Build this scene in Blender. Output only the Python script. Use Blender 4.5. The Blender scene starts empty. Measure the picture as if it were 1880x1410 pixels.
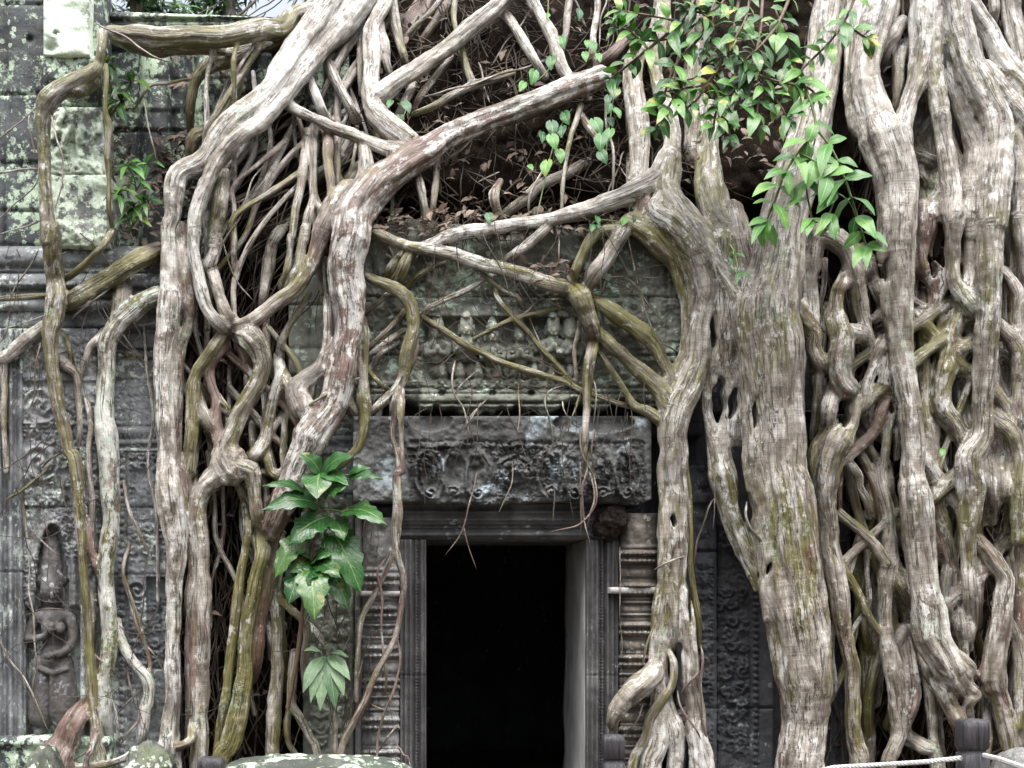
import bpy, bmesh, math, random
import numpy as np
from mathutils import Vector, Matrix
import openvdb as vdb

random.seed(7); RNG = np.random.default_rng(7)
SC = bpy.context.scene
COL = SC.collection

# ------------------------------------------------------------------ camera, sky, sun, exposure
PX0, PY0, FPX, DIST, EYE = 800.0, 1100.0, 2280.0, 8.0, 1.6
cam = bpy.data.cameras.new('camera'); co = bpy.data.objects.new('camera', cam); COL.objects.link(co)
co.location = (0, -DIST, EYE); co.rotation_euler = (math.radians(90), 0, 0)
cam.sensor_fit = 'HORIZONTAL'; cam.sensor_width = 36; cam.lens = 36 * FPX / 1880
cam.shift_x = (940 - PX0) / 1880; cam.shift_y = (PY0 - 705) / 1880
cam.clip_start = 0.05; cam.clip_end = 500
SC.camera = co
SUN_EL, SUN_AZ = math.radians(66), math.radians(150)
w = bpy.data.worlds.new('World'); SC.world = w; w.use_nodes = True
nt = w.node_tree; nt.nodes.clear()
sky = nt.nodes.new('ShaderNodeTexSky'); sky.sky_type = 'NISHITA'; sky.sun_disc = False
sky.sun_elevation = SUN_EL; sky.sun_rotation = SUN_AZ; sky.dust_density = 4; sky.air_density = 1.0; sky.ozone_density = 1
hs = nt.nodes.new('ShaderNodeHueSaturation'); hs.inputs['Saturation'].default_value = 0.34
tc = nt.nodes.new('ShaderNodeTexCoord'); sx = nt.nodes.new('ShaderNodeSeparateXYZ')
rp = nt.nodes.new('ShaderNodeValToRGB')           # overcast sky: zenith brighter than the horizon
rp.color_ramp.elements[0].position = 0.0; rp.color_ramp.elements[0].color = (0.075, 0.088, 0.088, 1)
rp.color_ramp.elements[1].position = 0.9; rp.color_ramp.elements[1].color = (3.0, 3.0, 3.0, 1)
mx = nt.nodes.new('ShaderNodeMix'); mx.data_type = 'RGBA'; mx.blend_type = 'MULTIPLY'; mx.inputs[0].default_value = 1
bg = nt.nodes.new('ShaderNodeBackground'); bg.inputs[1].default_value = 0.11
wo = nt.nodes.new('ShaderNodeOutputWorld')
L = nt.links.new
L(sky.outputs[0], hs.inputs['Color']); L(tc.outputs['Generated'], sx.inputs[0]); L(sx.outputs[2], rp.inputs[0])
L(hs.outputs[0], mx.inputs[6]); L(rp.outputs[0], mx.inputs[7]); L(mx.outputs[2], bg.inputs[0]); L(bg.outputs[0], wo.inputs[0])
sun = bpy.data.lights.new('sun', 'SUN'); sun.energy = 1.5; sun.angle = math.radians(24); sun.color = (1, 0.97, 0.92)
so = bpy.data.objects.new('sun', sun); COL.objects.link(so)
sdir = Vector((-0.38, -0.36, 0.86)).normalized()      # towards the sun: high, in front, a little left
so.rotation_euler = sdir.to_track_quat('Z', 'Y').to_euler()
SC.view_settings.view_transform = 'Standard'; SC.view_settings.look = 'None'
SC.view_settings.exposure = 1.1; SC.view_settings.gamma = 1
try:
    SC.cycles.max_bounces = 6; SC.cycles.diffuse_bounces = 3; SC.cycles.transparent_max_bounces = 4
except Exception: pass

def P(px, py, d):
    """photo pixel + metres in front of the temple wall -> world point (arrays allowed)"""
    s = (DIST - d) / FPX
    return np.stack(np.broadcast_arrays((px - PX0) * s, -d + 0 * px, EYE - (py - PY0) * s), -1)
def PV(px, py, d): return Vector([float(v) for v in P(np.float64(px), np.float64(py), np.float64(d))])

# ------------------------------------------------------------------ object helpers
def thing(name, label, cat, loc=(0, 0, 0), group=None):
    o = bpy.data.objects.new(name, None); COL.objects.link(o); o.location = loc
    o.empty_display_size = 0.1
    o['label'] = label; o['category'] = cat
    if group: o['group'] = group
    return o
def tag(o, label, cat, group=None):
    o['label'] = label; o['category'] = cat
    if group: o['group'] = group
    return o
def mesh_obj(name, V, F, mat, parent=None, smooth=True, attrs=None, normals=None, loc=None):
    V = np.asarray(V, dtype=np.float64)
    off = np.zeros(3)
    if parent is not None: off = np.array(parent.location)
    elif loc is not None: off = np.array(loc, dtype=float)
    me = bpy.data.meshes.new(name)
    F = np.asarray(F) if not isinstance(F, list) else F
    nv = len(V)
    if isinstance(F, np.ndarray):
        k = F.shape[1]; nf = len(F)
        me.vertices.add(nv); me.vertices.foreach_set('co', (V - off).astype(np.float32).ravel())
        me.loops.add(nf * k); me.loops.foreach_set('vertex_index', F.astype(np.int32).ravel())
        me.polygons.add(nf); me.polygons.foreach_set('loop_start', np.arange(0, nf * k, k, dtype=np.int32))
        me.update(calc_edges=True); me.validate()
    else:
        me.from_pydata((V - off).tolist(), [], F); me.update()
    if smooth: me.polygons.foreach_set('use_smooth', np.ones(len(me.polygons), dtype=bool))
    for k_, a in (attrs or {}).items():
        at = me.attributes.new(k_, 'FLOAT_VECTOR', 'POINT'); at.data.foreach_set('vector', np.asarray(a, dtype=np.float32).ravel())
    if normals is not None and len(me.vertices) == len(normals):
        me.normals_split_custom_set_from_vertices(normals.tolist())
    me.materials.append(mat)
    o = bpy.data.objects.new(name, me); COL.objects.link(o)
    if parent is not None: o.parent = parent
    elif loc is not None: o.location = loc
    return o

# ------------------------------------------------------------------ numpy noise
_T = RNG.random((256, 256)); _T3 = RNG.random((64, 64, 64))
def vn2(x, y):
    xi = np.floor(x).astype(int); yi = np.floor(y).astype(int); fx = x - xi; fy = y - yi
    fx = fx * fx * (3 - 2 * fx); fy = fy * fy * (3 - 2 * fy)
    g = lambda a, b: _T[a & 255, b & 255]
    return (g(xi, yi) * (1 - fx) + g(xi + 1, yi) * fx) * (1 - fy) + (g(xi, yi + 1) * (1 - fx) + g(xi + 1, yi + 1) * fx) * fy
def fbm2(x, y, o=4):
    s = 0; a = 0.5; n = 0
    for i in range(o):
        s = s + a * vn2(x * 2 ** i + 17 * i, y * 2 ** i + 31 * i); n += a; a *= 0.5
    return s / n - 0.5
def vn3(p):
    i = np.floor(p).astype(int); f = p - i; f = f * f * (3 - 2 * f); r = 0
    for a in (0, 1):
        for b in (0, 1):
            for c in (0, 1):
                wgt = (f[:, 0] if a else 1 - f[:, 0]) * (f[:, 1] if b else 1 - f[:, 1]) * (f[:, 2] if c else 1 - f[:, 2])
                r = r + wgt * _T3[(i[:, 0] + a) & 63, (i[:, 1] + b) & 63, (i[:, 2] + c) & 63]
    return r - 0.5

# ------------------------------------------------------------------ materials
class M:
    def __init__(s, name):
        s.m = bpy.data.materials.new(name); s.m.use_nodes = True; s.t = s.m.node_tree; s.t.nodes.clear()
        s.out = s.n('ShaderNodeOutputMaterial'); s.b = s.n('ShaderNodeBsdfPrincipled'); s.l(s.b.outputs[0], s.out.inputs[0])
    def n(s, t): return s.t.nodes.new(t)
    def l(s, a, b): s.t.links.new(a, b)
    def pos(s): return s.n('ShaderNodeNewGeometry').outputs['Position']
    def attr(s, name):
        a = s.n('ShaderNodeAttribute'); a.attribute_name = name; return a.outputs['Vector']
    def scale(s, v, sc, add=(0, 0, 0)):
        m = s.n('ShaderNodeMapping'); m.inputs['Scale'].default_value = sc; m.inputs['Location'].default_value = add
        s.l(v, m.inputs[0]); return m.outputs[0]
    def noise(s, v, sc, det=5, rough=0.6, dist=0):
        x = s.n('ShaderNodeTexNoise'); x.inputs['Scale'].default_value = sc; x.inputs['Detail'].default_value = det
        x.inputs['Roughness'].default_value = rough; x.inputs['Distortion'].default_value = dist; s.l(v, x.inputs['Vector']); return x.outputs[0]
    def vor(s, v, sc, feat='F1'):
        x = s.n('ShaderNodeTexVoronoi'); x.inputs['Scale'].default_value = sc; x.feature = feat; s.l(v, x.inputs['Vector']); return x.outputs['Distance']
    def ramp(s, f, pts):
        r = s.n('ShaderNodeValToRGB'); cr = r.color_ramp
        while len(cr.elements) < len(pts): cr.elements.new(0.5)
        for e, (p, c) in zip(cr.elements, pts):
            e.position = p; e.color = (c, c, c, 1) if not isinstance(c, tuple) else (*c, 1)
        s.l(f, r.inputs[0]); return r.outputs[0]
    def mix(s, f, a, b, mode='MIX'):
        m = s.n('ShaderNodeMix'); m.data_type = 'RGBA'; m.blend_type = mode
        for v, i in ((f, 0), (a, 6), (b, 7)):
            if isinstance(v, (int, float)): m.inputs[i].default_value = v if i == 0 else (v, v, v, 1)
            elif isinstance(v, tuple): m.inputs[i].default_value = (*v, 1)
            else: s.l(v, m.inputs[i])
        return m.outputs[2]
    def math(s, op, a, b=0.0):
        m = s.n('ShaderNodeMath'); m.operation = op
        for v, i in ((a, 0), (b, 1)):
            if isinstance(v, (int, float)): m.inputs[i].default_value = v
            else: s.l(v, m.inputs[i])
        return m.outputs[0]
    def sep(s, v):
        x = s.n('ShaderNodeSeparateXYZ'); s.l(v, x.inputs[0]); return x.outputs
    def bump(s, h, strength, dist, prev=None):
        b = s.n('ShaderNodeBump'); b.inputs['Strength'].default_value = strength; b.inputs['Distance'].default_value = dist
        s.l(h, b.inputs['Height'])
        if prev is not None: s.l(prev, b.inputs['Normal'])
        return b.outputs[0]
    def fin(s, col, rough, nor=None, spec=0.5):
        for v, k in ((col, 'Base Color'), (rough, 'Roughness'), (nor, 'Normal'), (spec, 'Specular IOR Level')):
            if v is None: continue
            if isinstance(v, tuple): s.b.inputs[k].default_value = (*v, 1)
            elif isinstance(v, (int, float)): s.b.inputs[k].default_value = v
            else: s.l(v, s.b.inputs[k])
        return s.m

def bark_mat():
    m = M('bark'); bc = m.attr('bc'); tint = m.sep(m.attr('tint')); pos = m.pos()
    st = m.noise(m.scale(bc, (75, 75, 4.0)), 1, 5, 0.65)                # lengthwise streaks
    st2 = m.noise(m.scale(bc, (150, 150, 9)), 1, 3, 0.6)
    blot = m.noise(m.scale(bc, (10, 10, 3.5)), 1, 7, 0.68, 0.5)
    base = m.ramp(blot, [(0.30, (0.070, 0.055, 0.043)), (0.41, (0.185, 0.155, 0.125)), (0.53, (0.335, 0.300, 0.255)), (0.66, (0.575, 0.545, 0.50))])
    base = m.mix(0.3, base, m.ramp(st, [(0.30, 0.45), (0.5, 1.0), (0.70, 1.35)]), 'MULTIPLY')
    ring = m.noise(m.scale(bc, (5, 5, 120)), 1, 3, 0.6, 0.8)
    base = m.mix(0.6, base, m.ramp(ring, [(0.36, 0.62), (0.5, 1.0), (0.66, 1.25)]), 'MULTIPLY')
    # olive algae in lengthwise films
    v1 = m.math('MULTIPLY', m.math('SUBTRACT', m.noise(pos, 1.7, 3, 0.55), 0.5), 0.55)
    v2 = m.math('MULTIPLY', m.math('SUBTRACT', m.noise(m.scale(pos, (1, 1, 1), (7, 3, 5)), 2.1, 3, 0.55), 0.5), 0.5)
    alg = m.noise(m.scale(bc, (20, 20, 3.2)), 1, 7, 0.72, 0.4)
    a0 = m.math('ADD', m.math('ADD', alg, v1), m.math('MULTIPLY', m.math('SUBTRACT', tint[0], 0.5), 0.42))
    am = m.ramp(a0, [(0.49, 0.0), (0.59, 0.93)])
    base = m.mix(am, base, m.ramp(st, [(0.3, (0.050, 0.046, 0.009)), (0.55, (0.135, 0.122, 0.026)), (0.75, (0.28, 0.26, 0.10))]))
    # purple-brown raw bark
    br = m.ramp(m.math('ADD', m.noise(m.scale(bc, (12, 12, 2.6)), 1, 6, 0.7), m.math('MULTIPLY', m.math('SUBTRACT', tint[2], 0.5), 0.8)), [(0.55, 0.0), (0.64, 0.8)])
    base = m.mix(br, base, (0.135, 0.072, 0.055))
    # pale flakes and lichen
    lic = m.math('ADD', m.math('ADD', m.noise(m.scale(bc, (17, 17, 11)), 1, 8, 0.70), v2), m.math('MULTIPLY', m.math('SUBTRACT', tint[1], 0.5), 0.34))
    lm = m.ramp(lic, [(0.57, 0.0), (0.62, 0.8)])
    base = m.mix(lm, base, m.ramp(st2, [(0.3, (0.42, 0.405, 0.375)), (0.7, (0.70, 0.69, 0.66))]))
    spots = m.ramp(m.vor(pos, 30), [(0.09, 1.0), (0.15, 0.0)])
    sm = m.mix(1.0, spots, m.ramp(m.noise(pos, 5, 3), [(0.55, 0.0), (0.62, 0.85)]), 'MULTIPLY')
    base = m.mix(sm, base, (0.68, 0.69, 0.65))
    grn = m.mix(1.0, m.ramp(m.noise(pos, 34, 5, 0.7), [(0.5, 0.0), (0.58, 0.85)]), m.ramp(m.math('ADD', m.noise(pos, 2.6, 3), m.math('MULTIPLY', m.math('MAXIMUM', m.math('SUBTRACT', tint[1], 0.72), 0.0), 1.6)), [(0.60, 0.0), (0.68, 0.9)]), 'MULTIPLY')
    base = m.mix(grn, base, (0.33, 0.43, 0.32))
    spk = m.noise(pos, 120, 4, 0.75)
    base = m.mix(0.38, base, m.ramp(spk, [(0.34, 0.5), (0.5, 1.0), (0.64, 1.45)]), 'MULTIPLY')
    # long dark drip lines and fissures
    drip = m.math('ABSOLUTE', m.math('SUBTRACT', m.noise(m.scale(bc, (34, 34, 1.1)), 1, 3, 0.5), 0.5))
    dm = m.mix(1.0, m.ramp(drip, [(0.006, 1.0), (0.026, 0.0)]), m.ramp(m.noise(m.scale(bc, (5, 5, 2)), 1, 4), [(0.38, 0.0), (0.50, 0.92)]), 'MULTIPLY')
    base = m.mix(dm, base, (0.03, 0.026, 0.02))
    fis = m.ramp(st, [(0.27, 0.9), (0.345, 0.0)])
    base = m.mix(fis, base, (0.045, 0.036, 0.028))
    wet = m.ramp(m.noise(m.scale(bc, (6, 6, 1.6)), 1, 4, 0.6), [(0.54, 0.0), (0.66, 0.72)])
    base = m.mix(wet, base, (0.075, 0.058, 0.045))
    h = m.math('ADD', m.math('MULTIPLY', st, 1.0), m.math('MULTIPLY', blot, 0.8))
    h = m.math('SUBTRACT', h, m.math('MULTIPLY', dm, 0.25))
    nor = m.bump(h, 0.9, 0.016)
    nor = m.bump(ring, 0.45, 0.005, nor)
    nor = m.bump(m.noise(pos, 150, 4, 0.7), 0.35, 0.003, nor)
    rough = m.ramp(blot, [(0.3, 0.24), (0.7, 0.50)])
    return m.fin(base, rough, nor, 0.65)

def stone_mat(name, cols, lichen=0.5, lcol=(0.50, 0.56, 0.46), moss=0.3, stain=0.5, ls=16):
    m = M(name); pos = m.pos()
    n1 = m.noise(pos, 2.6, 8, 0.62, 0.3); n2 = m.noise(pos, 17, 6, 0.65); n3 = m.noise(pos, 90, 4, 0.65)
    base = m.ramp(n1, [(0.3, cols[0]), (0.5, cols[1]), (0.68, cols[2])])
    base = m.mix(0.6, base, m.ramp(n2, [(0.3, 0.45), (0.7, 1.35)]), 'MULTIPLY')
    drip = m.noise(m.scale(pos, (7, 7, 0.8)), 1, 5, 0.65)
    base = m.mix(m.ramp(m.math('ADD', drip, (stain - 0.5) * 0.3), [(0.5, 0.0), (0.66, 0.75)]), base, (0.035, 0.034, 0.034))
    mo = m.math('ADD', m.noise(pos, 6, 6, 0.7), (moss - 0.5) * 0.4)
    base = m.mix(m.ramp(mo, [(0.55, 0.0), (0.68, 0.75)]), base, (0.085, 0.105, 0.05))
    li = m.math('ADD', m.math('ADD', m.math('MULTIPLY', m.noise(pos, ls, 8, 0.72), 0.62), m.math('MULTIPLY', m.noise(pos, 2.4, 3, 0.5), 0.38)), (lichen - 0.5) * 0.35)
    lm = m.ramp(li, [(0.505, 0.0), (0.55, 0.85)])
    wp = m.n('ShaderNodeVectorMath'); wp.operation = 'ADD'; m.l(pos, wp.inputs[0])
    wn = m.n('ShaderNodeTexNoise'); wn.inputs['Scale'].default_value = 40; m.l(pos, wn.inputs['Vector']); ws = m.n('ShaderNodeVectorMath'); ws.operation = 'SCALE'; ws.inputs['Scale'].default_value = .03
    m.l(wn.outputs['Color'], ws.inputs[0]); m.l(ws.outputs[0], wp.inputs[1])
    v = m.vor(wp.outputs[0], 19); cr = m.ramp(v, [(0.0, 0.45), (0.25, 0.75), (0.30, 1.0), (0.34, 0.0)])      # rounded crusts with a paler rim
    cm = m.mix(1.0, cr, m.ramp(m.math('ADD', m.noise(pos, 4.2, 4), (lichen - 0.5) * 0.3), [(0.50, 0.0), (0.60, 0.9)]), 'MULTIPLY')
    lm = m.mix(1.0, lm, cm, 'LIGHTEN')
    base = m.mix(lm, base, m.mix(m.ramp(n3, [(0.4, 0.0), (0.6, 1.0)]), lcol, tuple(min(1, c * 1.35) for c in lcol)))
    sp = m.ramp(m.vor(pos, 42), [(0.09, 0.8), (0.14, 0.0)])
    base = m.mix(m.mix(1.0, sp, m.ramp(m.noise(pos, 3.3, 3), [(0.52, 0.0), (0.62, lichen)]), 'MULTIPLY'), base, (0.55, 0.58, 0.55))
    h = m.math('ADD', m.math('MULTIPLY', n2, 1.0), m.math('MULTIPLY', n3, 0.35))
    nor = m.bump(h, 0.7, 0.014)
    return m.fin(base, m.ramp(n2, [(0.3, 0.55), (0.7, 0.85)]), nor, 0.4)

def soil_mat():
    m = M('soil'); pos = m.pos()
    n = m.noise(pos, 7, 8, 0.7); f = m.noise(m.scale(pos, (60, 60, 22)), 1, 5, 0.7)
    c = m.ramp(n, [(0.3, (0.006, 0.005, 0.004)), (0.55, (0.02, 0.015, 0.011)), (0.75, (0.06, 0.036, 0.022))])
    c = m.mix(m.ramp(f, [(0.58, 0.0), (0.7, 0.6)]), c, (0.09, 0.062, 0.042))
    return m.fin(c, 0.95, m.bump(m.math('ADD', n, f), 1.0, 0.03), 0.05)

def leaf_mat(name, c0, c1, c2, yellow=0.0, rough=0.32, veins=0.5):
    m = M(name); lf = m.sep(m.attr('lf')); pos = m.pos()
    c = m.ramp(lf[2], [(0.0, c0), (0.5, c1), (1.0, c2)])
    c = m.mix(0.5, c, m.ramp(m.noise(pos, 30, 4), [(0.3, 0.55), (0.7, 1.3)]), 'MULTIPLY')
    a = m.math('ABSOLUTE', lf[1])
    mid = m.ramp(a, [(0.0, 1.0), (0.07, 0.0)])
    c = m.mix(m.math('MULTIPLY', mid, 0.6), c, tuple(min(1, x * 2.2 + 0.05) for x in c2))
    ph = m.math('SUBTRACT', m.math('MULTIPLY', lf[0], 9.0), m.math('MULTIPLY', a, 3.2))
    vein = m.ramp(m.math('ABSOLUTE', m.math('SUBTRACT', m.math('FRACT', ph), 0.5)), [(0.0, 1.0), (0.09, 0.0)])
    c = m.mix(m.math('MULTIPLY', vein, 0.35 * veins), c, tuple(min(1, x * 1.9 + 0.03) for x in c2))
    if yellow:
        ym = m.ramp(m.math('ADD', m.noise(pos, 9, 4), m.math('MULTIPLY', lf[2], 0.12)), [(0.66, 0.0), (0.72, yellow)])
        c = m.mix(ym, c, m.ramp(m.noise(pos, 40, 3), [(0.4, (0.40, 0.42, 0.05)), (0.6, (0.5, 0.33, 0.16))]))
    nor = m.bump(m.math('SUBTRACT', m.noise(pos, 60, 3), m.math('ADD', m.math('MULTIPLY', vein, 0.5), mid)), 0.45 * veins + 0.1, 0.004)
    m.fin(c, rough, nor, 0.5)
    tr = m.n('ShaderNodeBsdfTranslucent'); m.l(c, tr.inputs[0])
    mxs = m.n('ShaderNodeMixShader'); mxs.inputs[0].default_value = 0.25
    m.l(m.b.outputs[0], mxs.inputs[1]); m.l(tr.outputs[0], mxs.inputs[2]); m.l(mxs.outputs[0], m.out.inputs[0])
    return m.m

def plain_mat(name, c0, c1, rough=0.6, sc=20, bump=0.4, bd=0.005, stretch=(1, 1, 1), spec=0.4):
    m = M(name); p = m.scale(m.pos(), stretch); n = m.noise(p, sc, 6, 0.65)
    return m.fin(m.ramp(n, [(0.3, c0), (0.7, c1)]), rough, m.bump(n, bump, bd), spec)

BARK = bark_mat()
ST_LICHEN = stone_mat('stone_lichen', [(0.028, 0.031, 0.035), (0.055, 0.062, 0.068), (0.11, 0.118, 0.12)], 0.52, (0.40, 0.50, 0.37), 0.3, 0.45)
ST_WHITE = stone_mat('stone_white_lichen', [(0.12, 0.13, 0.12), (0.25, 0.27, 0.24), (0.4, 0.42, 0.38)], 0.72, (0.58, 0.66, 0.54), 0.3, 0.35, 9)
ST_GREY = stone_mat('stone_grey', [(0.070, 0.072, 0.072), (0.165, 0.175, 0.180), (0.32, 0.335, 0.345)], 0.40, (0.44, 0.49, 0.45), 0.28, 0.42)
ST_GREEN = stone_mat('stone_green', [(0.08, 0.085, 0.066), (0.165, 0.172, 0.142), (0.29, 0.295, 0.25)], 0.38, (0.38, 0.50, 0.40), 0.42, 0.36)
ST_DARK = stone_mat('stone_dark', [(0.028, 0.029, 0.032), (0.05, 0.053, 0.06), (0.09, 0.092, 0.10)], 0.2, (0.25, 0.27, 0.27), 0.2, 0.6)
ST_JAMB = stone_mat('stone_jamb', [(0.04, 0.038, 0.038), (0.075, 0.072, 0.072), (0.14, 0.135, 0.135)], 0.22, (0.3, 0.31, 0.32), 0.1, 0.5)
ST_LINTEL = stone_mat('stone_lintel', [(0.034, 0.032, 0.030), (0.070, 0.072, 0.070), (0.15, 0.155, 0.15)], 0.34, (0.24, 0.28, 0.30), 0.25, 0.58, 5)
ST_COLON = stone_mat('stone_colonnette', [(0.085, 0.08, 0.075), (0.17, 0.165, 0.16), (0.28, 0.27, 0.265)], 0.34, (0.4, 0.42, 0.38), 0.15, 0.4)
ST_WARM = stone_mat('stone_warm', [(0.07, 0.058, 0.048), (0.155, 0.135, 0.115), (0.26, 0.235, 0.205)], 0.3, (0.4, 0.42, 0.36), 0.25, 0.42)
ST_FIG = stone_mat('stone_figure', [(0.045, 0.041, 0.038), (0.085, 0.078, 0.073), (0.20, 0.195, 0.20)], 0.36, (0.36, 0.37, 0.39), 0.1, 0.4, 6)
ST_PALE = stone_mat('stone_pale', [(0.085, 0.083, 0.080), (0.21, 0.215, 0.22), (0.40, 0.41, 0.425)], 0.42, (0.44, 0.50, 0.44), 0.2, 0.42)
ST_MOTTLE = stone_mat('stone_mottled', [(0.05, 0.055, 0.05), (0.12, 0.13, 0.12), (0.24, 0.255, 0.235)], 0.64, (0.50, 0.58, 0.46), 0.35, 0.45)
SOIL = soil_mat()

# ------------------------------------------------------------------ carved stone as real relief (heights in metres, places in photo pixels)
def sstep(a, b, x):
    t = np.clip((x - a) / (b - a), 0, 1); return t * t * (3 - 2 * t)
def panel(name, x0, y0, x1, y1, step, d0, h, mat, parent, skirt=0.3, label=None, xf=None):
    """a block of stone whose front is a relief; y0 / y1 may be functions of x (broken edges)"""
    nx = max(2, int((x1 - x0) / step)); ymid1 = y1 if not callable(y1) else 0; 
    xs = np.linspace(x0, x1, nx)
    ya = np.array([y0(v) for v in xs]) if callable(y0) else np.full(nx, float(y0))
    yb = np.array([y1(v) for v in xs]) if callable(y1) else np.full(nx, float(y1))
    ny = max(2, int((yb.max() - ya.min()) / step))
    t = np.linspace(0, 1, ny)[:, None]
    Y = ya[None, :] * (1 - t) + yb[None, :] * t; X = np.broadcast_to(xs[None, :], Y.shape).copy()
    H = (h(X, Y) if h is not None else 0 * X) + 0.006 * fbm2(X / 30, Y / 30, 4)
    edge = np.minimum(np.minimum(X - x0, x1 - X), np.minimum(Y - ya[None, :], yb[None, :] - Y))
    H = H - 0.010 * np.exp(-np.maximum(edge, 0) / 2.5)
    V = P(X, Y, d0 + H).reshape(-1, 3)
    idx = np.arange(nx * ny).reshape(ny, nx)
    F = np.stack([idx[:-1, :-1], idx[1:, :-1], idx[1:, 1:], idx[:-1, 1:]], -1).reshape(-1, 4)
    ring = np.concatenate([idx[0, :], idx[1:, -1], idx[-1, -2::-1], idx[-2:0:-1, 0]])
    back = V[ring].copy(); back[:, 1] = -(d0 - skirt)
    nb = len(V); V = np.concatenate([V, back]); r2 = np.roll(np.arange(len(ring)), -1)
    SF = np.stack([ring, ring[r2], nb + r2, nb + np.arange(len(ring))], -1)
    F = np.concatenate([F, SF])
    o = mesh_obj(name, V, F, mat, parent)
    if label: o['label'] = label
    return o
def line(D, wd): return np.exp(-(D / wd) ** 2)
def hjoint(Y, y, wd=2.0, dep=0.014): return -dep * line(Y - y, wd)
def blocks(rows, cols, dep=0.022, wd=2.0):
    """rows: list of y; cols: list (per course) of lists of x"""
    def f(X, Y):
        wob = 3 * fbm2(X / 60, Y / 60, 2)
        H = 0 * X
        for y in rows: H = H + hjoint(Y + wob, y, wd, dep)
        ed = [-1e9] + list(rows) + [1e9]
        for k, cs in enumerate(cols):
            inb = (Y > ed[k]) & (Y <= ed[k + 1])
            for c in cs: H = H - dep * line(X + wob - c, wd) * inb
            H = H + (0.012 * math.sin(k * 7.3)) * inb
        return H
    return f
def erode(X, Y, amp=0.02, sc=40): return amp * fbm2(X / sc, Y / sc, 5)
def band(Y, y0, y1, h, soft=2.0): return h * (sstep(y0 - soft, y0 + soft, Y) - sstep(y1 - soft, y1 + soft, Y))
def round_band(Y, y0, y1, h): 
    t = np.clip((Y - (y0 + y1) / 2) / ((y1 - y0) / 2), -1, 1); return h * np.sqrt(1 - t * t)
def beads(U, V, v, pitch, r, h):
    u = (U / pitch - np.floor(U / pitch) - 0.5) * pitch
    return h * np.sqrt(np.clip(1 - (u * u + (V - v) ** 2) / (r * r), 0, 1))
def spiral(X, Y, cx, cy, r, h, turn=1, arms=1, tight=1.0):
    dx, dy = X - cx, Y - cy; R = np.hypot(dx, dy); A = np.arctan2(dy, dx)
    s = np.cos(arms * A * turn + tight * 2 * math.pi * R / (r * 0.55))
    return h * (0.5 + 0.5 * s) * (1 - sstep(r * 0.85, r * 1.02, R)) + h * 0.5 * np.exp(-(R / (0.2 * r)) ** 2)
def ringr(X, Y, cx, cy, rx, ry, wd, h):
    R = np.hypot((X - cx) / rx, (Y - cy) / ry); return h * np.exp(-((R - 1) * min(rx, ry) / wd) ** 2)
def dome(X, Y, cx, cy, rx, ry, h, p=0.5):
    q = np.clip(1 - ((X - cx) / rx) ** 2 - ((Y - cy) / ry) ** 2, 0, 1); return h * q ** p
def foliage(X, Y, sc=16, h=0.02, seed=0):
    wear = .25 + .75 * sstep(-.16, .06, fbm2(X / 70 + seed, Y / 70, 3))
    return wear * (.75 * foliage1(X, Y, sc * 1.25, h, seed) + .45 * foliage1(X, Y, sc * .6, h, seed + 7))
def foliage1(X, Y, sc=16, h=0.02, seed=0):
    """dense scrolled leaf carving: warped cells, each a little curl, with deep gaps between"""
    wx = 0.35 * sc * fbm2(X / sc * 0.7 + seed, Y / sc * 0.7, 2); wy = 0.35 * sc * fbm2(X / sc * 0.7 + 50 + seed, Y / sc * 0.7 + 9, 2)
    u = (X + wx) / sc; v = (Y + wy) / sc
    iu, iv = np.floor(u), np.floor(v); best = np.full(X.shape, 9.0); bx = 0 * X; by = 0 * X; bi = 0 * X
    for a in (-1, 0, 1):
        for b in (-1, 0, 1):
            cu, cv = iu + a, iv + b
            hx = _T[(cu.astype(int) * 7 + cv.astype(int) * 13 + seed) & 255, (cv.astype(int) * 5 + seed) & 255]
            hy = _T[(cu.astype(int) * 11 + 3 + seed) & 255, (cv.astype(int) * 17 + cu.astype(int)) & 255]
            dx = u - (cu + 0.5 + 0.5 * (hx - .5)); dy = v - (cv + 0.5 + 0.5 * (hy - .5)); R = np.hypot(dx, dy)
            m = R < best; best = np.where(m, R, best); bx = np.where(m, dx, bx); by = np.where(m, dy, by); bi = np.where(m, hx, bi)
    A = np.arctan2(by, bx)
    curl = 0.5 + 0.5 * np.cos(A * np.where(bi > .5, 1, -1) + best * 13 + bi * 6)
    return h * (1 - sstep(0.38, 0.62, best)) * (0.35 + 0.65 * curl)

temple = thing('temple_gateway', 'ruined carved sandstone temple gateway with a dark doorway, gripped by fig roots', 'temple', (0, 0, 0))
T = temple
def rock(X, Y): return erode(X, Y, 0.03, 50)

# --- upper left: plain wall, lichen pilaster blocks, receding roof wall with cornice
f = blocks([8, 172, 300, 385, 450], [[40], [15, 70], [20, 75], [40], [10], [60]])
panel('side_wall', -90, -60, 84, 520, 4, -0.10, lambda X, Y: f(X, Y) + rock(X, Y) - band(X, 8, 12, .02) - 0.05 * line(X - 55, 5) * line(Y - 72, 6), ST_LICHEN, T)
def wing(X, Y): return erode(X, Y, 0.05, 30) + 0.02 * np.sin(X / 4 + Y / 9) * line(Y - 250, 30)
panel('pilaster_block', 80, -60, 163, 102, 3.5, 0.06, lambda X, Y: erode(X, Y, 0.13, 60) - 0.05 * dome(X, Y, 102, 60, 5, 5, 1) - .03 * dome(X, Y, 98, 88, 12, 9, 1), ST_WHITE, T, label='white lichen covered pilaster block')
panel('pilaster_block', 74, 103, 178, 196, 3.5, 0.04, lambda X, Y: erode(X, Y, 0.08, 45) - 0.15 * sstep(150, 196, Y) * sstep(110, 180, X), ST_LICHEN, T)
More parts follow.
